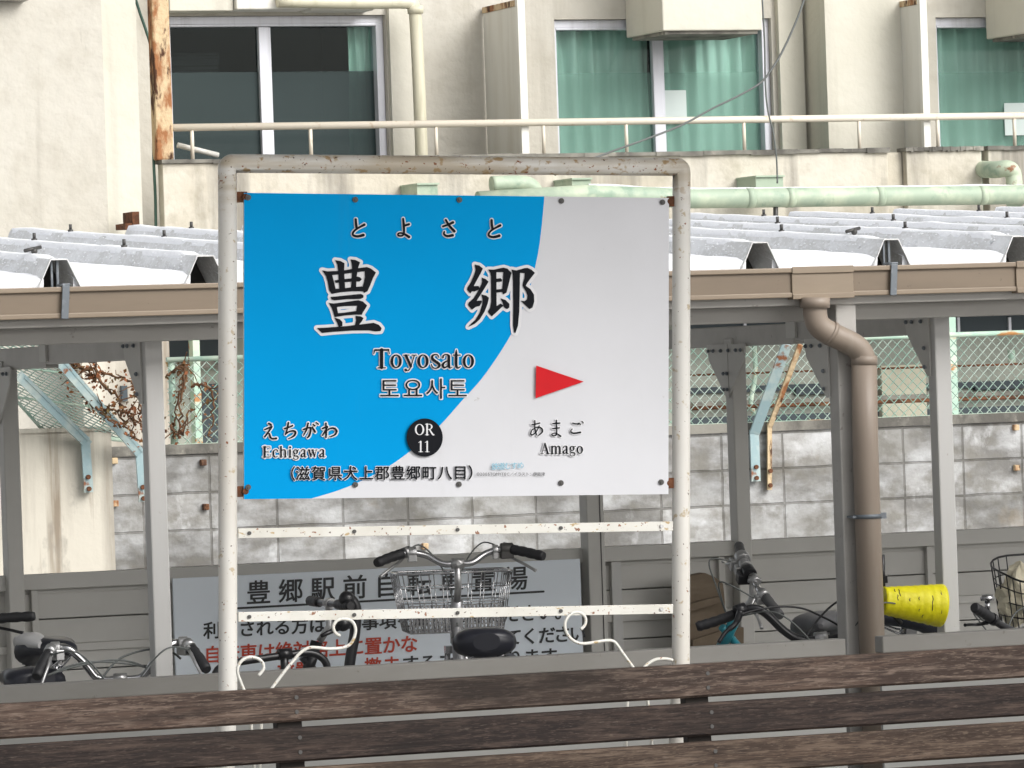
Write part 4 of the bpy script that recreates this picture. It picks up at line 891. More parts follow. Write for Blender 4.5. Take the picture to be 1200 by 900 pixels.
for st in ([(435, 68, 14), (440, 120, 17), (440, 168, 15), (428, 187, 13), (404, 187, 13), (398, 176, 12), (412, 168, 12), (440, 174, 14), (476, 196, 20)], [(440, 118, 14), (475, 107, 18)],
           [(715, 122, 15), (750, 110, 15), (785, 94, 19)], [(735, 76, 15), (760, 118, 17), (795, 156, 19)], [(725, 160, 12), (722, 176, 14), (745, 190, 17), (783, 184, 20)]): kana.ribbon(st, **K6)
K10 = dict(ax=300, ay=485, k=.1)
for st in ([(150, 112, 20), (178, 128, 24)], [(108, 182, 19), (150, 165, 20), (184, 152, 22), (150, 205, 19), (105, 268, 21)], [(140, 225, 16), (158, 235, 20), (170, 275, 22), (195, 290, 20), (238, 287, 26)],
           [(335, 172, 19), (380, 158, 18), (428, 138, 21)], [(380, 105, 22), (365, 185, 19), (348, 238, 20)], [(350, 235, 16), (395, 205, 17), (445, 200, 22), (464, 222, 24), (440, 262, 20), (378, 292, 10)],
           [(558, 182, 19), (600, 166, 18), (636, 162, 20), (640, 200, 22), (625, 255, 23), (606, 276, 20)], [(612, 110, 20), (590, 190, 20), (558, 252, 13)], [(660, 155, 18), (692, 210, 25)], [(670, 122, 15), (690, 140, 18)], [(705, 102, 15), (730, 120, 18)],
           [(820, 110, 20), (825, 190, 21), (822, 272, 22)], [(780, 172, 19), (838, 148, 19), (812, 200, 17), (782, 250, 18)], [(800, 225, 14), (860, 175, 18), (915, 168, 23), (945, 200, 26), (925, 245, 20), (858, 270, 10)]): kana2.ribbon(st, **K10)
K12 = dict(ax=600, ay=480, k=1 / 12)
for st in ([(280, 212, 17), (335, 203, 16), (390, 188, 19)], [(322, 155, 18), (322, 250, 18), (335, 320, 18), (348, 355, 15)], [(385, 225, 13), (345, 305, 15), (290, 355, 18), (264, 340, 18), (285, 285, 15), (355, 245, 14), (415, 262, 19), (425, 315, 23), (360, 372, 11)],
           [(575, 196, 18), (672, 189, 20)], [(572, 266, 17), (668, 257, 18)], [(625, 150, 18), (629, 260, 18), (628, 340, 18), (608, 364, 18), (572, 362, 16), (562, 344, 14), (600, 328, 14), (640, 343, 18), (685, 374, 22)],
           [(855, 190, 18), (905, 200, 17), (940, 195, 20), (924, 214, 10)], [(846, 272, 14), (828, 305, 18), (868, 332, 22), (962, 320, 26)], [(945, 187, 13), (962, 207, 17)], [(983, 165, 13), (1002, 186, 17)]): kana3.ribbon(st, **K12)
lat = Glyphs(); lat2 = Glyphs(); lat3 = Glyphs()
latin(lat, 'Toyosato', 436.5, 431.5, 1 / 8.571)
latin(lat2, 'Echigawa', 307.5, 535.8, .0655, 1.13, wk=1.05)
latin(lat3, 'Amago', 633.3, 531.8, .066, 1.02, wk=1.05)
adr = Glyphs()
for ch, x in zip('（滋賀県犬上郡豊郷町八目）', (338, 355, 373.6, 393, 411, 429.4, 448, 466.4, 484.4, 503, 521.4, 539.6, 557)): adr.font(ch, x, 554.8 - (x - 345) * .006, 17.6)
kor = Glyphs()
for ch, x in zip('토요사토', (457.6, 485, 511.5, 537.4)): kor.font(ch, x, 455.2, 26.5)
lay = [0.0030]
def put(g, grow, m_, name, step=.4):
    lay[0] += .00025; return trace(g, grow, step, lambda x, y, d=DP + lay[0]: PS(x, y, d)).build(name, MT[m_], panel)
for g in (big, big2): put(g, 3.4, 'ink_white', 'name_outline', .5)
for g in (kana, kana2, kana3): put(g, 1.25, 'ink_white', 'kana_outline', .33)
for g in (lat, lat2, lat3): put(g, 1.3, 'ink_white', 'roman_outline', .33)
put(kor, 1.35, 'ink_white', 'hangul_outline', .4); put(adr, .9, 'ink_white', 'address_outline', .4)
for g in (big, big2): put(g, 0, 'ink', 'name_lettering', .4)
for g in (kana, kana2, kana3): put(g, 0, 'ink', 'kana_lettering', .25)
for g in (lat, lat2, lat3): put(g, 0, 'ink', 'roman_lettering', .25)
put(kor, -.05, 'ink', 'hangul_lettering', .25); put(adr, .22, 'ink', 'address_lettering', .25)
tiny = Glyphs()
for i, ch in enumerate('鉄道むすめ'): tiny.font(ch, 580 + 7.5 * i, 546.6 - .35 * i, 8.8, -.05)
put(tiny, .05, 'ink_cyan', 'small_emblem_lettering', .2)
tiny = Glyphs(); x = 558.5
for ch in '©2005TOMYTEC／イラスト：伊能津':
    wd = 4.6 if ord(ch) > 0x2000 else (3.7 if ch in '©OMC' else 3.0)
    tiny.font(ch, x + wd / 2, 555.6, 4.9); x += wd
put(tiny, .05, 'ink_grey', 'small_print', .17)
# route badge
bd = Glyphs(); th_ = [2 * math.pi * i / 48 for i in range(48)]
bd.poly([(497.7 + 21.2 * math.cos(t), 512.7 + 22.4 * math.sin(t)) for t in th_], 0, 0, 1)
lay[0] += .0003
badge = trace(bd, 0, .5, lambda x, y, d=DP + lay[0]: PS(x, y, d)).build('route_badge', MT['ink'], sg)
bt = Glyphs(); latin(bt, 'OR', 486.0, 509.8, .0677); latin(bt, '11', 489.0, 529.7, .0677)
lay[0] += .0003
trace(bt, 0, .22, lambda x, y, d=DP + lay[0]: PS(x, y, d)).build('badge_lettering', MT['ink_white'], badge)
ar = Glyphs(); ar.poly([(628.3, 428.3), (684.2, 447.3), (627.7, 466.7)], 0, 0, 1)
lay[0] += .0003
trace(ar, 0, .5, lambda x, y, d=DP + lay[0]: PS(x, y, d)).build('arrow_marker', MT['ink_red'], sg)

# ================================================================== BENCH
YBN = 11.6
bn = thing('slatted_bench', (4.6, YBN, 0), 'long weathered brown timber bench with a slatted backrest in front of the station sign', 'bench')
zt0 = Zp(600, 790.4, YBN)
xa, xb = 2.3, 6.9
for i in range(4):
    mb = MB(); z1 = zt0 - i * .0985; dy = -.016 * i
    n = 46; h = .086
    for a in range(1):
        vs = []
        for k in range(n + 1):
            x = xa + (xb - xa) * k / n; wob = .0016 * mnoise.noise(Vector((x * 1.7, i * 5, 0))); w2 = .0014 * mnoise.noise(Vector((x * 2.3, i * 5, 9)))
            for (yy, zz) in ((0, -h + .006), (0.0, -.008), (.004, -.002), (.012, 0), (.026, -.001), (.030, -.006), (.030, -h + .004), (.024, -h), (.006, -h)):
                vs.append((x, YBN + dy + yy, z1 + zz + (wob if zz > -.04 else w2)))
        m9 = 9
        mb.add(vs, [(k * m9 + j, (k + 1) * m9 + j, (k + 1) * m9 + (j + 1) % m9, k * m9 + (j + 1) % m9) for k in range(n) for j in range(m9)] + [tuple(range(8, -1, -1)), tuple(n * m9 + j for j in range(9))])
    sl = mb.build('back_slat', MT['wood'][(0, 1, 2, 1)[i]], bn)
    for px in (347, 830):
        for f in (.3, .72):
            x = Xp(px, 810, YBN); mb = MB(); mb.cyl((x, YBN + dy + .001, z1 - h * f), (x, YBN + dy - .002, z1 - h * f), .0052, 10); mb.build('screw', MT['bolt'], sl)
for px in (-140, 343, 822, 1310):
    x = Xp(px, 830, YBN); mb = MB()
    mb.bar((x, YBN + .052, zt0 - .03), (x, YBN + .004, .40), .066, .034, (0, -1, 0)); mb.bar((x, YBN + .004, .41), (x, YBN + .10, .0), .066, .034, (0, -1, 0))
    mb.build('back_support', MT['wood_dark'], bn, bevel=.003)
    mb = MB(); mb.bar((x, YBN + .02, .37), (x, YBN - .47, .40), .06, .05); mb.bar((x, YBN - .42, .37), (x, YBN - .44, 0), .06, .05, (0, -1, 0)); mb.build('seat_support', MT['wood_dark'], bn, bevel=.003)
for i in range(4):
    y = YBN - .06 - i * .115; mb = MB(); mb.box(xa, xb, y - .10, y, .405 + i * .006, .435 + i * .006); mb.build('seat_slat', MT['wood'][i % 3], bn, bevel=.004)

# ================================================================== SCROLLED WIRE STANDS between bench and sign
def wires(label, groups):
    Yw = 11.93; t = thing('scroll_wire_stand', Vector((W(*groups[0][-1], Yw).x, Yw, 0)), label, 'wire stand')
    for g in groups:
        pts = [W(x, y, Yw) for x, y in g]; e = pts[-1]
        pts = smooth_path(pts, 6); d = (pts[-1] - pts[-4]).normalized()
        pts += [pts[-1] + d * .06, Vector((e.x + d.x * .1, Yw, e.z * .5)), Vector((e.x + d.x * .1, Yw, 0))]
        mb = MB(); mb.tube(pts, .0043, 8); mb.build('scroll_wire', MT['flat_white'], t)
z2 = lambda pts: [(200 + a / 4.615, 640 + b / 4.615) for a, b in pts]
z3 = lambda pts: [(400 + a / 3, 600 + b / 3) for a, b in pts]
wires('white scrolled wire stand behind the bench with its curl over the black bicycle mast', [z2([(915, 485), (890, 468), (880, 435), (900, 402), (940, 393), (982, 408), (1000, 450), (990, 500), (965, 535), (920, 551), (850, 555), (780, 548), (740, 552), (700, 578), (660, 625), (620, 672), (570, 738)]),
  z2([(475, 700), (500, 668), (500, 638), (475, 610), (430, 600), (390, 615), (365, 650), (363, 690), (380, 738)])])
wires('white scrolled wire stand behind the bench curling at the end of the notice board', [z3([(842, 413), (857, 395), (857, 370), (835, 353), (805, 360), (787, 388), (790, 420), (810, 448), (840, 462), (880, 460), (930, 452), (960, 457), (985, 490), (1010, 525), (1025, 545)]),
  z3([(1165, 521), (1140, 516), (1105, 519), (1075, 536), (1055, 560)])])

# ================================================================== BICYCLES
GZ = -.1
def loft(mb, secs, n=16):
    vs = []
    for (x, ry, rz, zc) in secs:
        for k in range(n):
            t = 2 * math.pi * k / n; cy, sz = math.cos(t), math.sin(t)
            vs.append((x, ry * math.copysign(abs(cy) ** .8, cy), zc + rz * math.copysign(abs(sz) ** .8, sz)))
    m = len(secs)
    mb.add(vs, [(i * n + k, (i + 1) * n + k, (i + 1) * n + (k + 1) % n, i * n + (k + 1) % n) for i in range(m - 1) for k in range(n)], True)
    mb.add(vs[:n], [tuple(range(n))]); mb.add(vs[-n:], [tuple(range(n - 1, -1, -1))])
def bike(label, bar_px, Yb, heading, frame='silver_paint', metal='chrome', bar_m='chrome', grip_m='rubber', saddle_m='saddle', half=None, grip=.12, grip_r=.0165,
         sdh=None, wr=.33, lean=0.0, steer=0.0, basket=None, lever=True, bell=None, bar_r=.0115, sdx=-.60, clamp=None, cables=True, saddle=True, shift=0, grip_ends=(1, -1)):
    c = W(*bar_px, Yb); hb = c.z - GZ
    root = thing('bicycle', (c.x, c.y, GZ), label, 'bicycle', 'bicycles parked in the shed', (math.radians(lean), 0, math.radians(heading)))
    if lean: root.location = Vector((c.x, c.y, GZ)) - (root.rotation_euler.to_matrix() @ Vector((0, 0, hb)) - Vector((0, 0, hb)))
    OFF[root.name] = Vector((0, 0, 0))
    def B(mb, name, m_, par=None, bevel=0): 
        o = mb.build(name, MT[m_], par or root, local=True, bevel=bevel); return o
    hx = lambda z: (hb - z) * .36
    fz = wr; fx = hx(fz) + .05; bx = fx - 1.08 if wr > .3 else fx - .98
    hs = sdh if sdh else hb - .17
    # wheels
    for ax in (fx, bx):
        mb = MB(); mb.torus((ax, 0, fz), wr - .018, .019, n=44, m=8); wl = B(mb, 'wheel', 'rubber')
        mb = MB(); mb.torus((ax, 0, fz), wr - .042, .010, n=44, m=6); B(mb, 'rim', metal, wl)
        mb = MB()
        for k in range(28):
            t = 2 * math.pi * k / 28; s_ = .025 * (1 if k % 2 else -1)
            mb.tube([(ax + .02 * math.cos(t + .8), s_, fz + .02 * math.sin(t + .8)), (ax + (wr - .045) * math.cos(t), 0, fz + (wr - .045) * math.sin(t))], .0011, 3, caps=False)
        mb.cyl((ax, -.045, fz), (ax, .045, fz), .018, 10); B(mb, 'spokes', metal, wl)
        mb = MB(); a0, a1 = (math.radians(20), math.radians(150)) if ax == fx else (math.radians(10), math.radians(195))
        pts = [(ax + (wr + .014) * math.cos(a0 + (a1 - a0) * i / 24), fz + (wr + .014) * math.sin(a0 + (a1 - a0) * i / 24)) for i in range(25)]
        vs = []
        for (x, z) in pts:
            for y, dz in ((-.026, -.012), (-.015, .002), (.015, .002), (.026, -.012)): 
                d = Vector((x - ax, 0, z - fz)).normalized(); vs.append((x + d.x * dz, y, z + d.z * dz))
        mb.add(vs, [(i * 4 + j, i * 4 + j + 1, (i + 1) * 4 + j + 1, (i + 1) * 4 + j) for i in range(24) for j in range(3)], True); B(mb, 'mudguard', metal if metal == 'chrome' else frame)
    # frame
    ht, hl = Vector((hx(hb - .13), 0, hb - .13)), Vector((hx(hb - .28), 0, hb - .28))
    bbk = Vector((fx - .62, 0, .27)); st = Vector((sdx + .045, 0, hs - .16)); sb = Vector((bx, 0, fz))
    f = MB(); f.cyl(ht, hl, .021, 12); f.tube(smooth_path([hl + Vector((0, 0, .03)), hl.lerp(bbk, .5) + Vector((-.02, 0, -.07)), bbk], 6), .020, 10); f.tube(smooth_path([hl + Vector((0, 0, .10)), hl.lerp(bbk, .5) + Vector((-.03, 0, .02)), bbk.lerp(st, .35)], 6), .014, 8); f.tube([bbk, st], .016, 10)
    for s_ in (1, -1):
        f.tube([bbk + Vector((0, .03 * s_, 0)), sb + Vector((0, .055 * s_, 0))], .009, 6); f.tube([st + Vector((0, .02 * s_, -.03)), sb + Vector((0, .055 * s_, 0))], .008, 6)
    f.cyl(bbk - Vector((0, .045, 0)), bbk + Vector((0, .045, 0)), .025, 10); B(f, 'frame', frame)
    f = MB()
    for s_ in (1, -1): f.tube([hl + Vector((0, .03 * s_, -.02)), Vector((hx(.45), .045 * s_, .45)), Vector((fx, .05 * s_, fz))], .0105, 8)
    f.box(hl.x - .02, hl.x + .03, -.04, .04, hl.z - .035, hl.z - .01); B(f, 'fork', metal, None)
    f = MB(); f.box(bx + .0, bbk.x + .08, .048, .062, fz - .055, fz + .05); B(f, 'chain_case', frame, bevel=.01)
    f = MB()
    for s_ in (1, -1):
        e = bbk + Vector((.12 * s_, .075 * s_, -.12 * s_)); f.bar(bbk + Vector((0, .07 * s_, 0)), e, .014, .02); f.box(e.x - .035, e.x + .035, e.y - (.1 if s_ < 0 else 0), e.y + (.1 if s_ > 0 else 0), e.z - .01, e.z + .01)
    B(f, 'pedals', 'bolt')
    if saddle:
        f = MB(); f.cyl(st, Vector((sdx + .01, 0, hs - .04)), .0125, 10); B(f, 'seat_post', metal)
        f = MB(); loft(f, [(sdx - .115, .045, .028, hs - .03), (sdx - .105, .088, .044, hs - .036), (sdx - .06, .108, .050, hs - .036), (sdx - .01, .094, .036, hs - .022), (sdx + .05, .054, .030, hs - .022), (sdx + .11, .032, .026, hs - .022), (sdx + .15, .022, .020, hs - .026), (sdx + .162, .008, .008, hs - .028)], 20); sd = B(f, 'saddle', saddle_m)
        f = MB()
        for s_ in (1, -1):
            f.tube([(sdx - .09 + i * .0, .05 * s_ + .016 * math.cos(i * 1.2), hs - .060 - i * .0022) for i in range(22)], .0032, 5); f.tube([(sdx - .09, .05 * s_, hs - .11), (sdx + .04, .02 * s_, hs - .085), (sdx + .12, .012 * s_, hs - .05)], .004, 6)
        f.box(sdx - .02, sdx + .02, -.028, .028, hs - .11, hs - .06); B(f, 'saddle_springs', metal, sd)
        pass
    # handlebar
    half = half or [(0, 0, 0), (.05, 0, 0), (.12, .01, .045), (.19, -.005, .065), (.27, -.075, .055)]
    rot = Matrix.Rotation(math.radians(steer), 3, 'Z'); H0 = Vector((0, 0, hb))
    T = lambda p: H0 + rot @ Vector(p)
    def side(s_): return [Vector((x, y * s_, z)) for (y, x, z) in half]
    full = smooth_path(side(-1)[::-1] + side(1)[1:], 6)
    hbm = MB(); hbm.tube([T(p) for p in full], bar_r, 12); hbo = B(hbm, 'handlebar', bar_m)
    f = MB(); f.tube([T((0, 0, .004)), T((0, 0, -.08)), ht + Vector((-.01, 0, .0))], .0125, 10); f.cyl(T((-.004, -.022, 0)), T((-.004, .022, 0)), bar_r + .007, 12); f.cyl(T((-.028, 0, .0)), T((.02, 0, .0)), .008, 8); B(f, 'stem', metal if metal != 'chrome' else 'alloy')
    for s_ in (1, -1):
        P_ = smooth_path(side(s_), 8); L = 0; k = len(P_) - 1
        while L < grip and k > 1: L += (P_[k] - P_[k - 1]).length; k -= 1
        g = P_[k:]; d = (g[-1] - g[0]).normalized(); g = g + [g[-1] + d * .008]
        rs = [grip_r * 1.06] + [grip_r + .0012 * math.sin(i * 2.2) for i in range(len(g) - 2)] + [grip_r * .8]
        f = MB(); f.tube([T(p) for p in g], rs, 14); B(f, 'grip', grip_m, hbo)
        if lever:
            a = P_[k] - d * .022; fw = Vector((1, 0, 0))
            f = MB(); f.cyl(T(a - d * .014), T(a + d * .014), bar_r + .008, 12); f.tube([T(a), T(a + fw * .030 + Vector((0, 0, -.012)))], .010, 8)
            lv = [T(a + fw * .030 + Vector((0, 0, -.014))), T(a + d * .03 + fw * .052 + Vector((0, 0, -.028))), T(a + d * .08 + fw * .05 + Vector((0, 0, -.042))), T(a + d * .125 + fw * .055 + Vector((0, 0, -.056)))]
            f.tube(smooth_path(lv, 5), [.007, .0068, .0066, .0062, .006, .0058, .0056, .0055, .0054, .0054, .0054, .0054, .0054, .0054, .0058, .0066], 8)
            B(f, 'brake_lever', 'alloy' if metal == 'chrome' else 'black_paint', hbo)
        if cables:
            a = P_[k] - d * .02
            f = MB(); f.tube(smooth_path([T(a + Vector((.035, 0, -.01))), T(a * .6 + Vector((.14, 0, .035))), T(a * .15 + Vector((.12, 0, -.05))), T((.05, 0, -.22))], 8), .0028, 6); B(f, 'cable', 'cable')
    if bell is not None:
        p = Vector([v for v in smooth_path(side(bell), 8)][int(len(half) * 3.6)])
        f = MB(); f.cyl(T(p + Vector((0, 0, .012))), T(p + Vector((0, 0, .03))), .007, 8); f.tube([T(p + Vector((0, 0, .028))), T(p + Vector((0, 0, .036))), T(p + Vector((0, 0, .046))), T(p + Vector((0, 0, .05)))], [.021, .022, .017, .004], 16); B(f, 'bell', 'chrome', hbo)
    if clamp:
        for (y, m_, r, wd) in clamp:
            p = min(full, key=lambda q: abs(q.y - y)); f = MB(); f.cyl(T(p - Vector((0, wd / 2, 0))), T(p + Vector((0, wd / 2, 0))), r, 12); f.box(T(p).x - r * .9, T(p).x + r * 1.6, T(p).y - wd * .5, T(p).y + wd * .5, T(p).z - r * 1.5, T(p).z - .002); B(f, 'shifter', m_, hbo, bevel=.003)
    if basket:
        w0_, w1_, d0, hgt, m_, z1, r, pan = basket
        x0 = .065; f = MB()
        def rect(z, t): 
            ww, dd = w1_ + (w0_ - w1_) * t, d0 * (.8 + .2 * t); xx = x0 + .02 * (1 - t)
            return [(xx, -ww / 2 + .02), (xx, ww / 2 - .02), (xx + .015, ww / 2), (xx + dd - .02, ww / 2), (xx + dd, ww / 2 - .03), (xx + dd, -ww / 2 + .03), (xx + dd - .02, -ww / 2), (xx + .015, -ww / 2), (xx, -ww / 2 + .02)]
        nr = 4
        for i in range(nr + 1):
            t = i / nr; z = hb + z1 - hgt * (1 - t); f.tube([T((a, b, z - hb)) for a, b in rect(z, t)], r * (2.0 if i == nr else 1.0), 5)
        for i in range(9):
            u = -.5 + i / 8
            for xx in (0, 1):
                p0 = (x0 + .02 + xx * d0 * .8, u * (w1_ - .03), z1 - hgt); p1 = (x0 + xx * d0, u * (w0_ - .03), z1); f.tube([T(p0), T(p1)], r, 5)
            f.tube([T((x0 + .02, u * (w1_ - .03), z1 - hgt)), T((x0 + d0 * .82, u * (w1_ - .03), z1 - hgt))], r, 5)
        for i in range(6):
            for s_ in (1, -1):
                xx = i / 5; f.tube([T((x0 + .02 + xx * d0 * .8, s_ * w1_ / 2, z1 - hgt)), T((x0 + xx * d0, s_ * w0_ / 2, z1))], r, 5)
        bk_ = B(f, 'basket', m_)
        if pan:
            f = MB(); zz = z1 - hgt
            for i in range(26):
                for j in range(7):
                    u = -.5 + i / 25; f.box(x0 + .012, x0 + .015, u * w1_ * .98 - .0036, u * w1_ * .98 + .0036, hb + zz + j * .0135, hb + zz + j * .0135 + .0098)
            for j in range(8): f.box(x0 + .0155, x0 + .0175, -w1_ * .49, w1_ * .49, hb + zz - .004 + j * .0135, hb + zz + j * .0135)
            f.box(x0 + .02, x0 + d0 * .8, -w1_ * .48, w1_ * .48, hb + zz - .004, hb + zz - .001); B(f, 'perforated_pan', m_, bk_)
    f = MB(); f.tube([(bx + .05, .06, fz - .02), (bx + .0, .16, .0)], .008, 6); B(f, 'kickstand', metal)
    root['hb'] = hb
    return root
# silver shopper with wire basket in the middle
bike('silver bicycle with wire front basket, black saddle and swept chrome handlebar below the station sign', (536, 660), 16.0, 77, half=[(0, 0, 0), (.05, .0, 0.0), (.105, .015, .03), (.165, .01, .042), (.22, -.02, .034), (.285, -.075, .016)], grip=.115, grip_r=.0175, sdh=.85, sdx=-.56,
     basket=(.40, .33, .24, .205, 'chrome', -.035, .0021, True), clamp=[(.155, 'alloy', .021, .03), (-.17, 'bolt', .022, .045), (-.13, 'alloy', .020, .02)])
# low chrome handlebar, facing the platform
bike('bicycle with tall curved chrome handlebar and silver topped black saddle by the louvred panel', (141, 796), 15.35, -80, steer=-24, frame='navy_paint', half=[(0, 0, 0), (.07, 0, .005), (.12, .01, .065), (.165, .015, .105), (.20, .0, .108), (.235, .05, .085), (.27, .12, .03)], grip=.10, grip_r=.018, sdh=.875, sdx=-.50, wr=.26, bar_r=.0125,
     clamp=[(.205, 'alloy', .024, .03), (-.205, 'alloy', .024, .03)])
bike('black bicycle showing one thick grip and a black saddle beside the silver topped saddle', (-72, 742), 16.1, 102, steer=-22, frame='black_paint', metal='alloy', bar_m='black_paint', half=[(0, 0, 0), (.1, 0, .02), (.2, -.01, .04), (.31, -.05, .045)], grip=.12, grip_r=.017, sdh=.80, sdx=-.62)
# black folding type parked along the rail
e_ = bike('black bicycle with straight handlebar and mast standing across the notice board', (385, 707), 16.2, 176, frame='black_paint', metal='alloy', bar_m='black_paint', half=[(0, 0, 0), (.10, 0, 0), (.20, -.0, .0), (.265, -.005, 0)], grip=.13, grip_r=.017, sdh=.72, wr=.25, sdx=-.55, lever=False, cables=False)
hbz = e_['hb']
inv = e_.matrix_basis.inverted()
f = MB(); f.tube(smooth_path([inv @ W(x, y, 15.9) for x, y in ((386, 800), (383, 780), (376, 770), (362, 765), (340, 767), (305, 772), (275, 777), (255, 785), (250, 805))], 5), .013, 10); fr_ = f.build('rear_carrier', MT['black_paint'], e_, local=True)
f = MB(); f.tube([inv @ W(333, 766, 15.9), inv @ W(334, 800, 15.9)], .014, 10); f.cyl(inv @ W(326, 767, 15.9), inv @ W(341, 766, 15.9), .02, 10); f.build('carrier_clamp', MT['black_paint'], fr_, local=True)
f = MB(); f.tube(smooth_path([inv @ W(x, y, 16.0) for x, y in ((409, 700), (417, 712), (416, 740), (411, 770), (407, 800))], 5), .019, 12); f.build('mast', MT['black_paint'], e_, local=True)
f = MB(); f.ball(inv @ W(406, 702, 15.98), .028); f.build('mast_knob', MT['black_paint'], e_, local=True); f = MB(); f.ball(inv @ W(402, 731, 15.98), .026); f.tube([inv @ W(398, 735, 15.98), inv @ W(388, 740, 15.95), inv @ W(377, 745, 15.93)], [.012, .009, .007], 8); f.build('bar_clamp', MT['black_paint'], e_, local=True)
# teal one leaning to the platform
bike('teal bicycle leaning over with chrome handlebar and dark grey grips', (883, 680), 16.0, 172, frame='teal_paint', lean=-25, half=[(0, 0, 0), (.05, 0, 0), (.10, .006, .010), (.16, .0, .012), (.27, -.02, .0)], grip=.11, grip_r=.0175, grip_m='grip_grey', sdh=.80, clamp=[(-.15, 'alloy', .028, .035), (-.10, 'alloy', .022, .03), (-.06, 'black_paint', .026, .04), (.15, 'alloy', .018, .03)])
# black riser with yellow cover
h_ = bike('black bicycle with high curved handlebar whose grip wears a yellow vinyl cover', (962, 748), 15.2, -115, steer=11, frame='black_paint', metal='alloy', bar_m='black_paint', saddle_m='saddle_grey', half=[(0, 0, -.004), (.07, 0, 0.0), (.125, .005, .035), (.185, .015, .098), (.225, .01, .118), (.27, -.0, .108), (.345, -.015, .085), (.41, -.025, .07)], grip=.125, grip_r=.0175, bar_r=.0145, sdh=.83, sdx=-.48, lean=2.0, lever=False)
inv = h_.matrix_basis.inverted(); f = MB()
Hb = Vector((0, 0, h_['hb'])); rt = Matrix.Rotation(math.radians(11), 3, 'Z')
p0, p1 = [h_.matrix_basis @ (Hb + rt @ Vector(v)) for v in ((.012, .215, .112), (-.028, .425, .078))]; n = 26; pts = [p0.lerp(p1, i / n) for i in range(n + 1)]
f.tube([inv @ p for p in pts], [.046 + .028 * (i / n) + .0009 * math.sin(i * 1.9) + .0008 * random.uniform(-1, 1) for i in range(n + 1)], 26); yc_ = f.build('grip_cover', MT['yellow_vinyl'], h_, local=True)
f = MB(); rnd = random.Random(2); ax_ = (p1 - p0); ax_n = ax_.normalized(); sd_ = Vector((0, -1, .0)); upv = ax_n.cross(sd_).normalized(); 
for (t0, a0, a1) in [(.13, 1.0, .7), (.16, .5, .1), (.2, .95, .4), (.72, .5, -.3), (.5, .4, .2), (.52, -.2, -.5), (.87, .8, .5), (.90, .4, .1), (.88, .0, -.5), (.92, -.3, -.9), (.60, -.6, -.8), (.35, .3, .1)]:
    pp_ = []
    for k in range(5):
        a = a0 + (a1 - a0) * k / 4; r = .0465 + .026 * t0
        pp_.append(inv @ (p0 + ax_ * (t0 + .008 * math.sin(k * 2.1)) + (sd_ * math.cos(a) + upv * -math.sin(a)) * r))
    f.tube(pp_, .0016, 5)
f.build('printed_marks', MT['notice_ink'], yc_, local=True)
f = MB(); f.tube(smooth_path([inv @ W(x, y, 15.15) for x, y in ((1033, 700), (1040, 708), (1048, 722), (1056, 731))], 4), [.011] * 4 + [.009] * 9, 8); f.tube([inv @ W(1034, 650, 15.2), inv @ W(1035, 690, 15.2)], .008, 6); f.box(*[v for a, b in zip((inv @ W(1036, 679, 15.2)), (inv @ W(1036, 679, 15.2))) for v in (a - .012, b + .012)]); f.build('brake_lever', MT['black_paint'], h_, local=True)
f = MB(); f.tube(smooth_path([inv @ W(x, y, 15.22) for x, y in ((868, 716), (864, 727), (860, 733), (850, 741), (842, 753))], 4), [.012] * 5 + [.010] * 6 + [.007] * 6, 8); f.cyl(inv @ W(862, 717, 15.25), inv @ W(873, 713, 15.25), .022, 12); f.build('brake_lever', MT['black_paint'], h_, local=True)
f = MB()
for pth in (((868, 720), (890, 714), (915, 711), (940, 713), (962, 722), (985, 735), (1010, 760)), ((944, 748), (950, 738), (962, 722), (980, 706), (1005, 695), (1030, 700))):
    f.tube(smooth_path([inv @ W(x, y, 15.15) for x, y in pth], 6), .0038, 6)
f.build('looping_cable', MT['rubber'], h_, local=True)
# right edge: black bar with bell, wire basket holding a bag
i_ = bike('black bicycle with chrome bell and black wire basket holding a cream bag', (1204, 740), 15.75, 118, frame='black_paint', metal='alloy', bar_m='black_paint', half=[(0, 0, 0), (.08, 0, .006), (.18, -.01, .036), (.30, -.03, .082), (.37, -.04, .106)], grip=.11, grip_r=.0185, bar_r=.0135, sdh=.8, bell=None, cables=True)
inv = i_.matrix_basis.inverted(); q = W(1157, 702, 15.66)
f = MB(); f.cyl(inv @ (q + Vector((0, 0, -.045))), inv @ (q + Vector((0, 0, -.004))), .010, 10); f.tube([inv @ (q + Vector((0, 0, z))) for z in (-.006, .006, .014, .018)], [.024, .0245, .019, .004], 18); f.build('bell', MT['chrome'], i_, local=True)
f = MB(); bc = W(1222, 692, 16.2); 
def br(z, t):
    out = []
    for i in range(25):
        a = 2 * math.pi * i / 24; rx, ry = (.15 + .03 * t), (.11 + .02 * t)
        out.append(inv @ Vector((bc.x + rx * math.copysign(abs(math.cos(a)) ** .6, math.cos(a)), bc.y + ry * math.copysign(abs(math.sin(a)) ** .6, math.sin(a)), z + .05 * t * math.sin(a))))
    return out
rings = [br(bc.z - .14 + .055 * i, i / 4) for i in range(5)]
for i, rg in enumerate(rings): f.tube(rg, .0042 if i == 4 else .0026, 5, caps=False)
for k in range(24): f.tube([rg[k] for rg in rings], .0024, 5, caps=False)
f.build('basket', MT['black_paint'], i_, local=True)
bg_ = MB(); rnd = random.Random(9); nu, nv = 26, 14; vs = []; sdn = 3.3
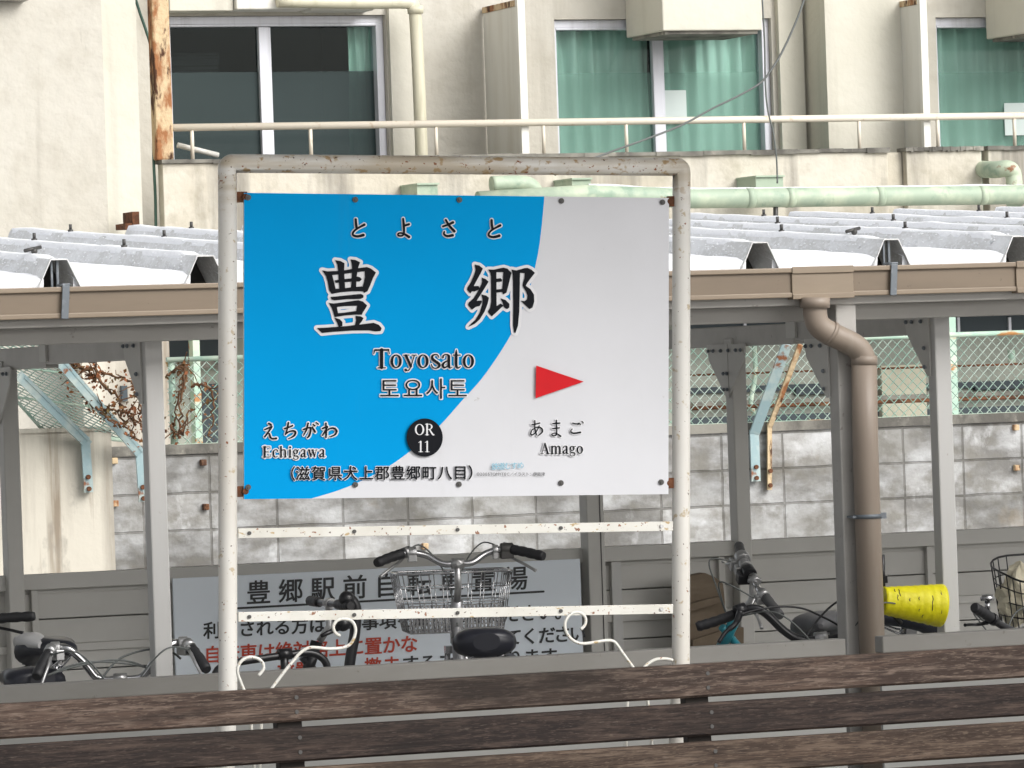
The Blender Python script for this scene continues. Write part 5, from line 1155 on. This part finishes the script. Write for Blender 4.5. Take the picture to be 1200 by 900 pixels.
for j in range(nv + 1):
    ph = math.pi * j / nv
    for i in range(nu):
        t = 2 * math.pi * i / nu; d = Vector((math.sin(ph) * math.cos(t), math.sin(ph) * math.sin(t), math.cos(ph)))
        k = 1 + .28 * mnoise.noise(d * 2.2 + Vector((sdn, 0, 0))) + .12 * mnoise.noise(d * 6)
        vs.append((Xp(1197, 692, 16.2) + .10 * d.x * k, bc.y + .075 * d.y * k, bc.z - .035 + (.085 + .05 * max(0, d.z)) * d.z * k))
bg_.add(vs, [(j * nu + i, (j + 1) * nu + i, (j + 1) * nu + (i + 1) % nu, j * nu + (i + 1) % nu) for j in range(nv) for i in range(nu)], False)
tag(bg_.build('plastic_bag', MT['bag']), 'crumpled cream plastic bag lying in the black wire bicycle basket', 'bag')
sdl = [o for o in C.objects if o.parent and o.parent.name == 'bicycle.001' and o.name.startswith('saddle')][0]
f = MB(); loft(f, [(-.60, .03, .012, .862), (-.585, .05, .026, .872), (-.55, .052, .030, .874), (-.50, .04, .022, .868), (-.46, .02, .010, .862)], 14)
f.v = [(x, y - .05, z) for x, y, z in f.v]; f.build('saddle_cover', MT['saddle_silver'], sdl, local=True)
# loose cables of the left bicycle
cb = MB()
for pth in (((60, 790), (85, 782), (125, 774), (155, 776), (185, 790), (195, 800)), ((118, 797), (140, 772), (175, 761), (200, 764), (212, 772)), ((55, 792), (90, 778), (130, 776), (170, 782), (180, 795))):
    cb.tube(smooth_path([W(x, y, 15.32) for x, y in pth], 6), .0038, 6)
bk2 = [o for o in C.objects if o.name == 'bicycle.001'][0]; inv = bk2.matrix_basis.inverted()
for i, v in enumerate(cb.v): cb.v[i] = tuple(inv @ Vector(v))
cb.build('looping_cable', MT['cable'], bk2, local=True)
# cardboard leaning at the back
cbx = thing('cardboard_box', W(826, 790, 16.7), 'old flattened brown cardboard box leaning on the rear panel beside the teal bicycle', 'box')
o3 = [(796, 676), (812, 674), (826, 671), (838, 676), (848, 684), (850, 705), (852, 760), (851, 800), (796, 803)]
mb = MB(); mb.prism([W(x, y, 16.84) for x, y in o3], (0, .05, 0)); mb.build('box_front', MT['cardboard'], cbx, bevel=.004)
mb = MB(); mb.prism([W(x, y, 16.80) for x, y in ((794, 712), (822, 704), (846, 698), (848, 706), (822, 713), (795, 722))], (0, .03, 0)); mb.build('box_flap', MT['cardboard'], cbx, bevel=.003)
mb = MB(); mb.prism([W(x, y, 16.78) for x, y in ((812, 750), (848, 738), (872, 735), (872, 762), (812, 772))], (0, .02, 0)); mb.build('box_flap', MT['cardboard'], cbx, bevel=.003)
# overhead service cable
oc = MB()
oc.tube(smooth_path([W(x, y, 33.2) for x, y in ((960, -60), (943, -3), (933, 25), (918, 58), (905, 80), (890, 98), (862, 114), (835, 127), (800, 146), (760, 162), (705, 182), (650, 205))], 6), .0085, 6)
oc.tube(smooth_path([W(x, y, 33.22) for x, y in ((893, -5), (896, 50), (897, 100), (900, 130), (906, 155), (910, 185), (911, 215))], 6), .0065, 6)
tag(oc.build('service_cable', MT['cable']), 'thin grey cable drooping across the middle balcony window down to the mint pipe', 'cable')
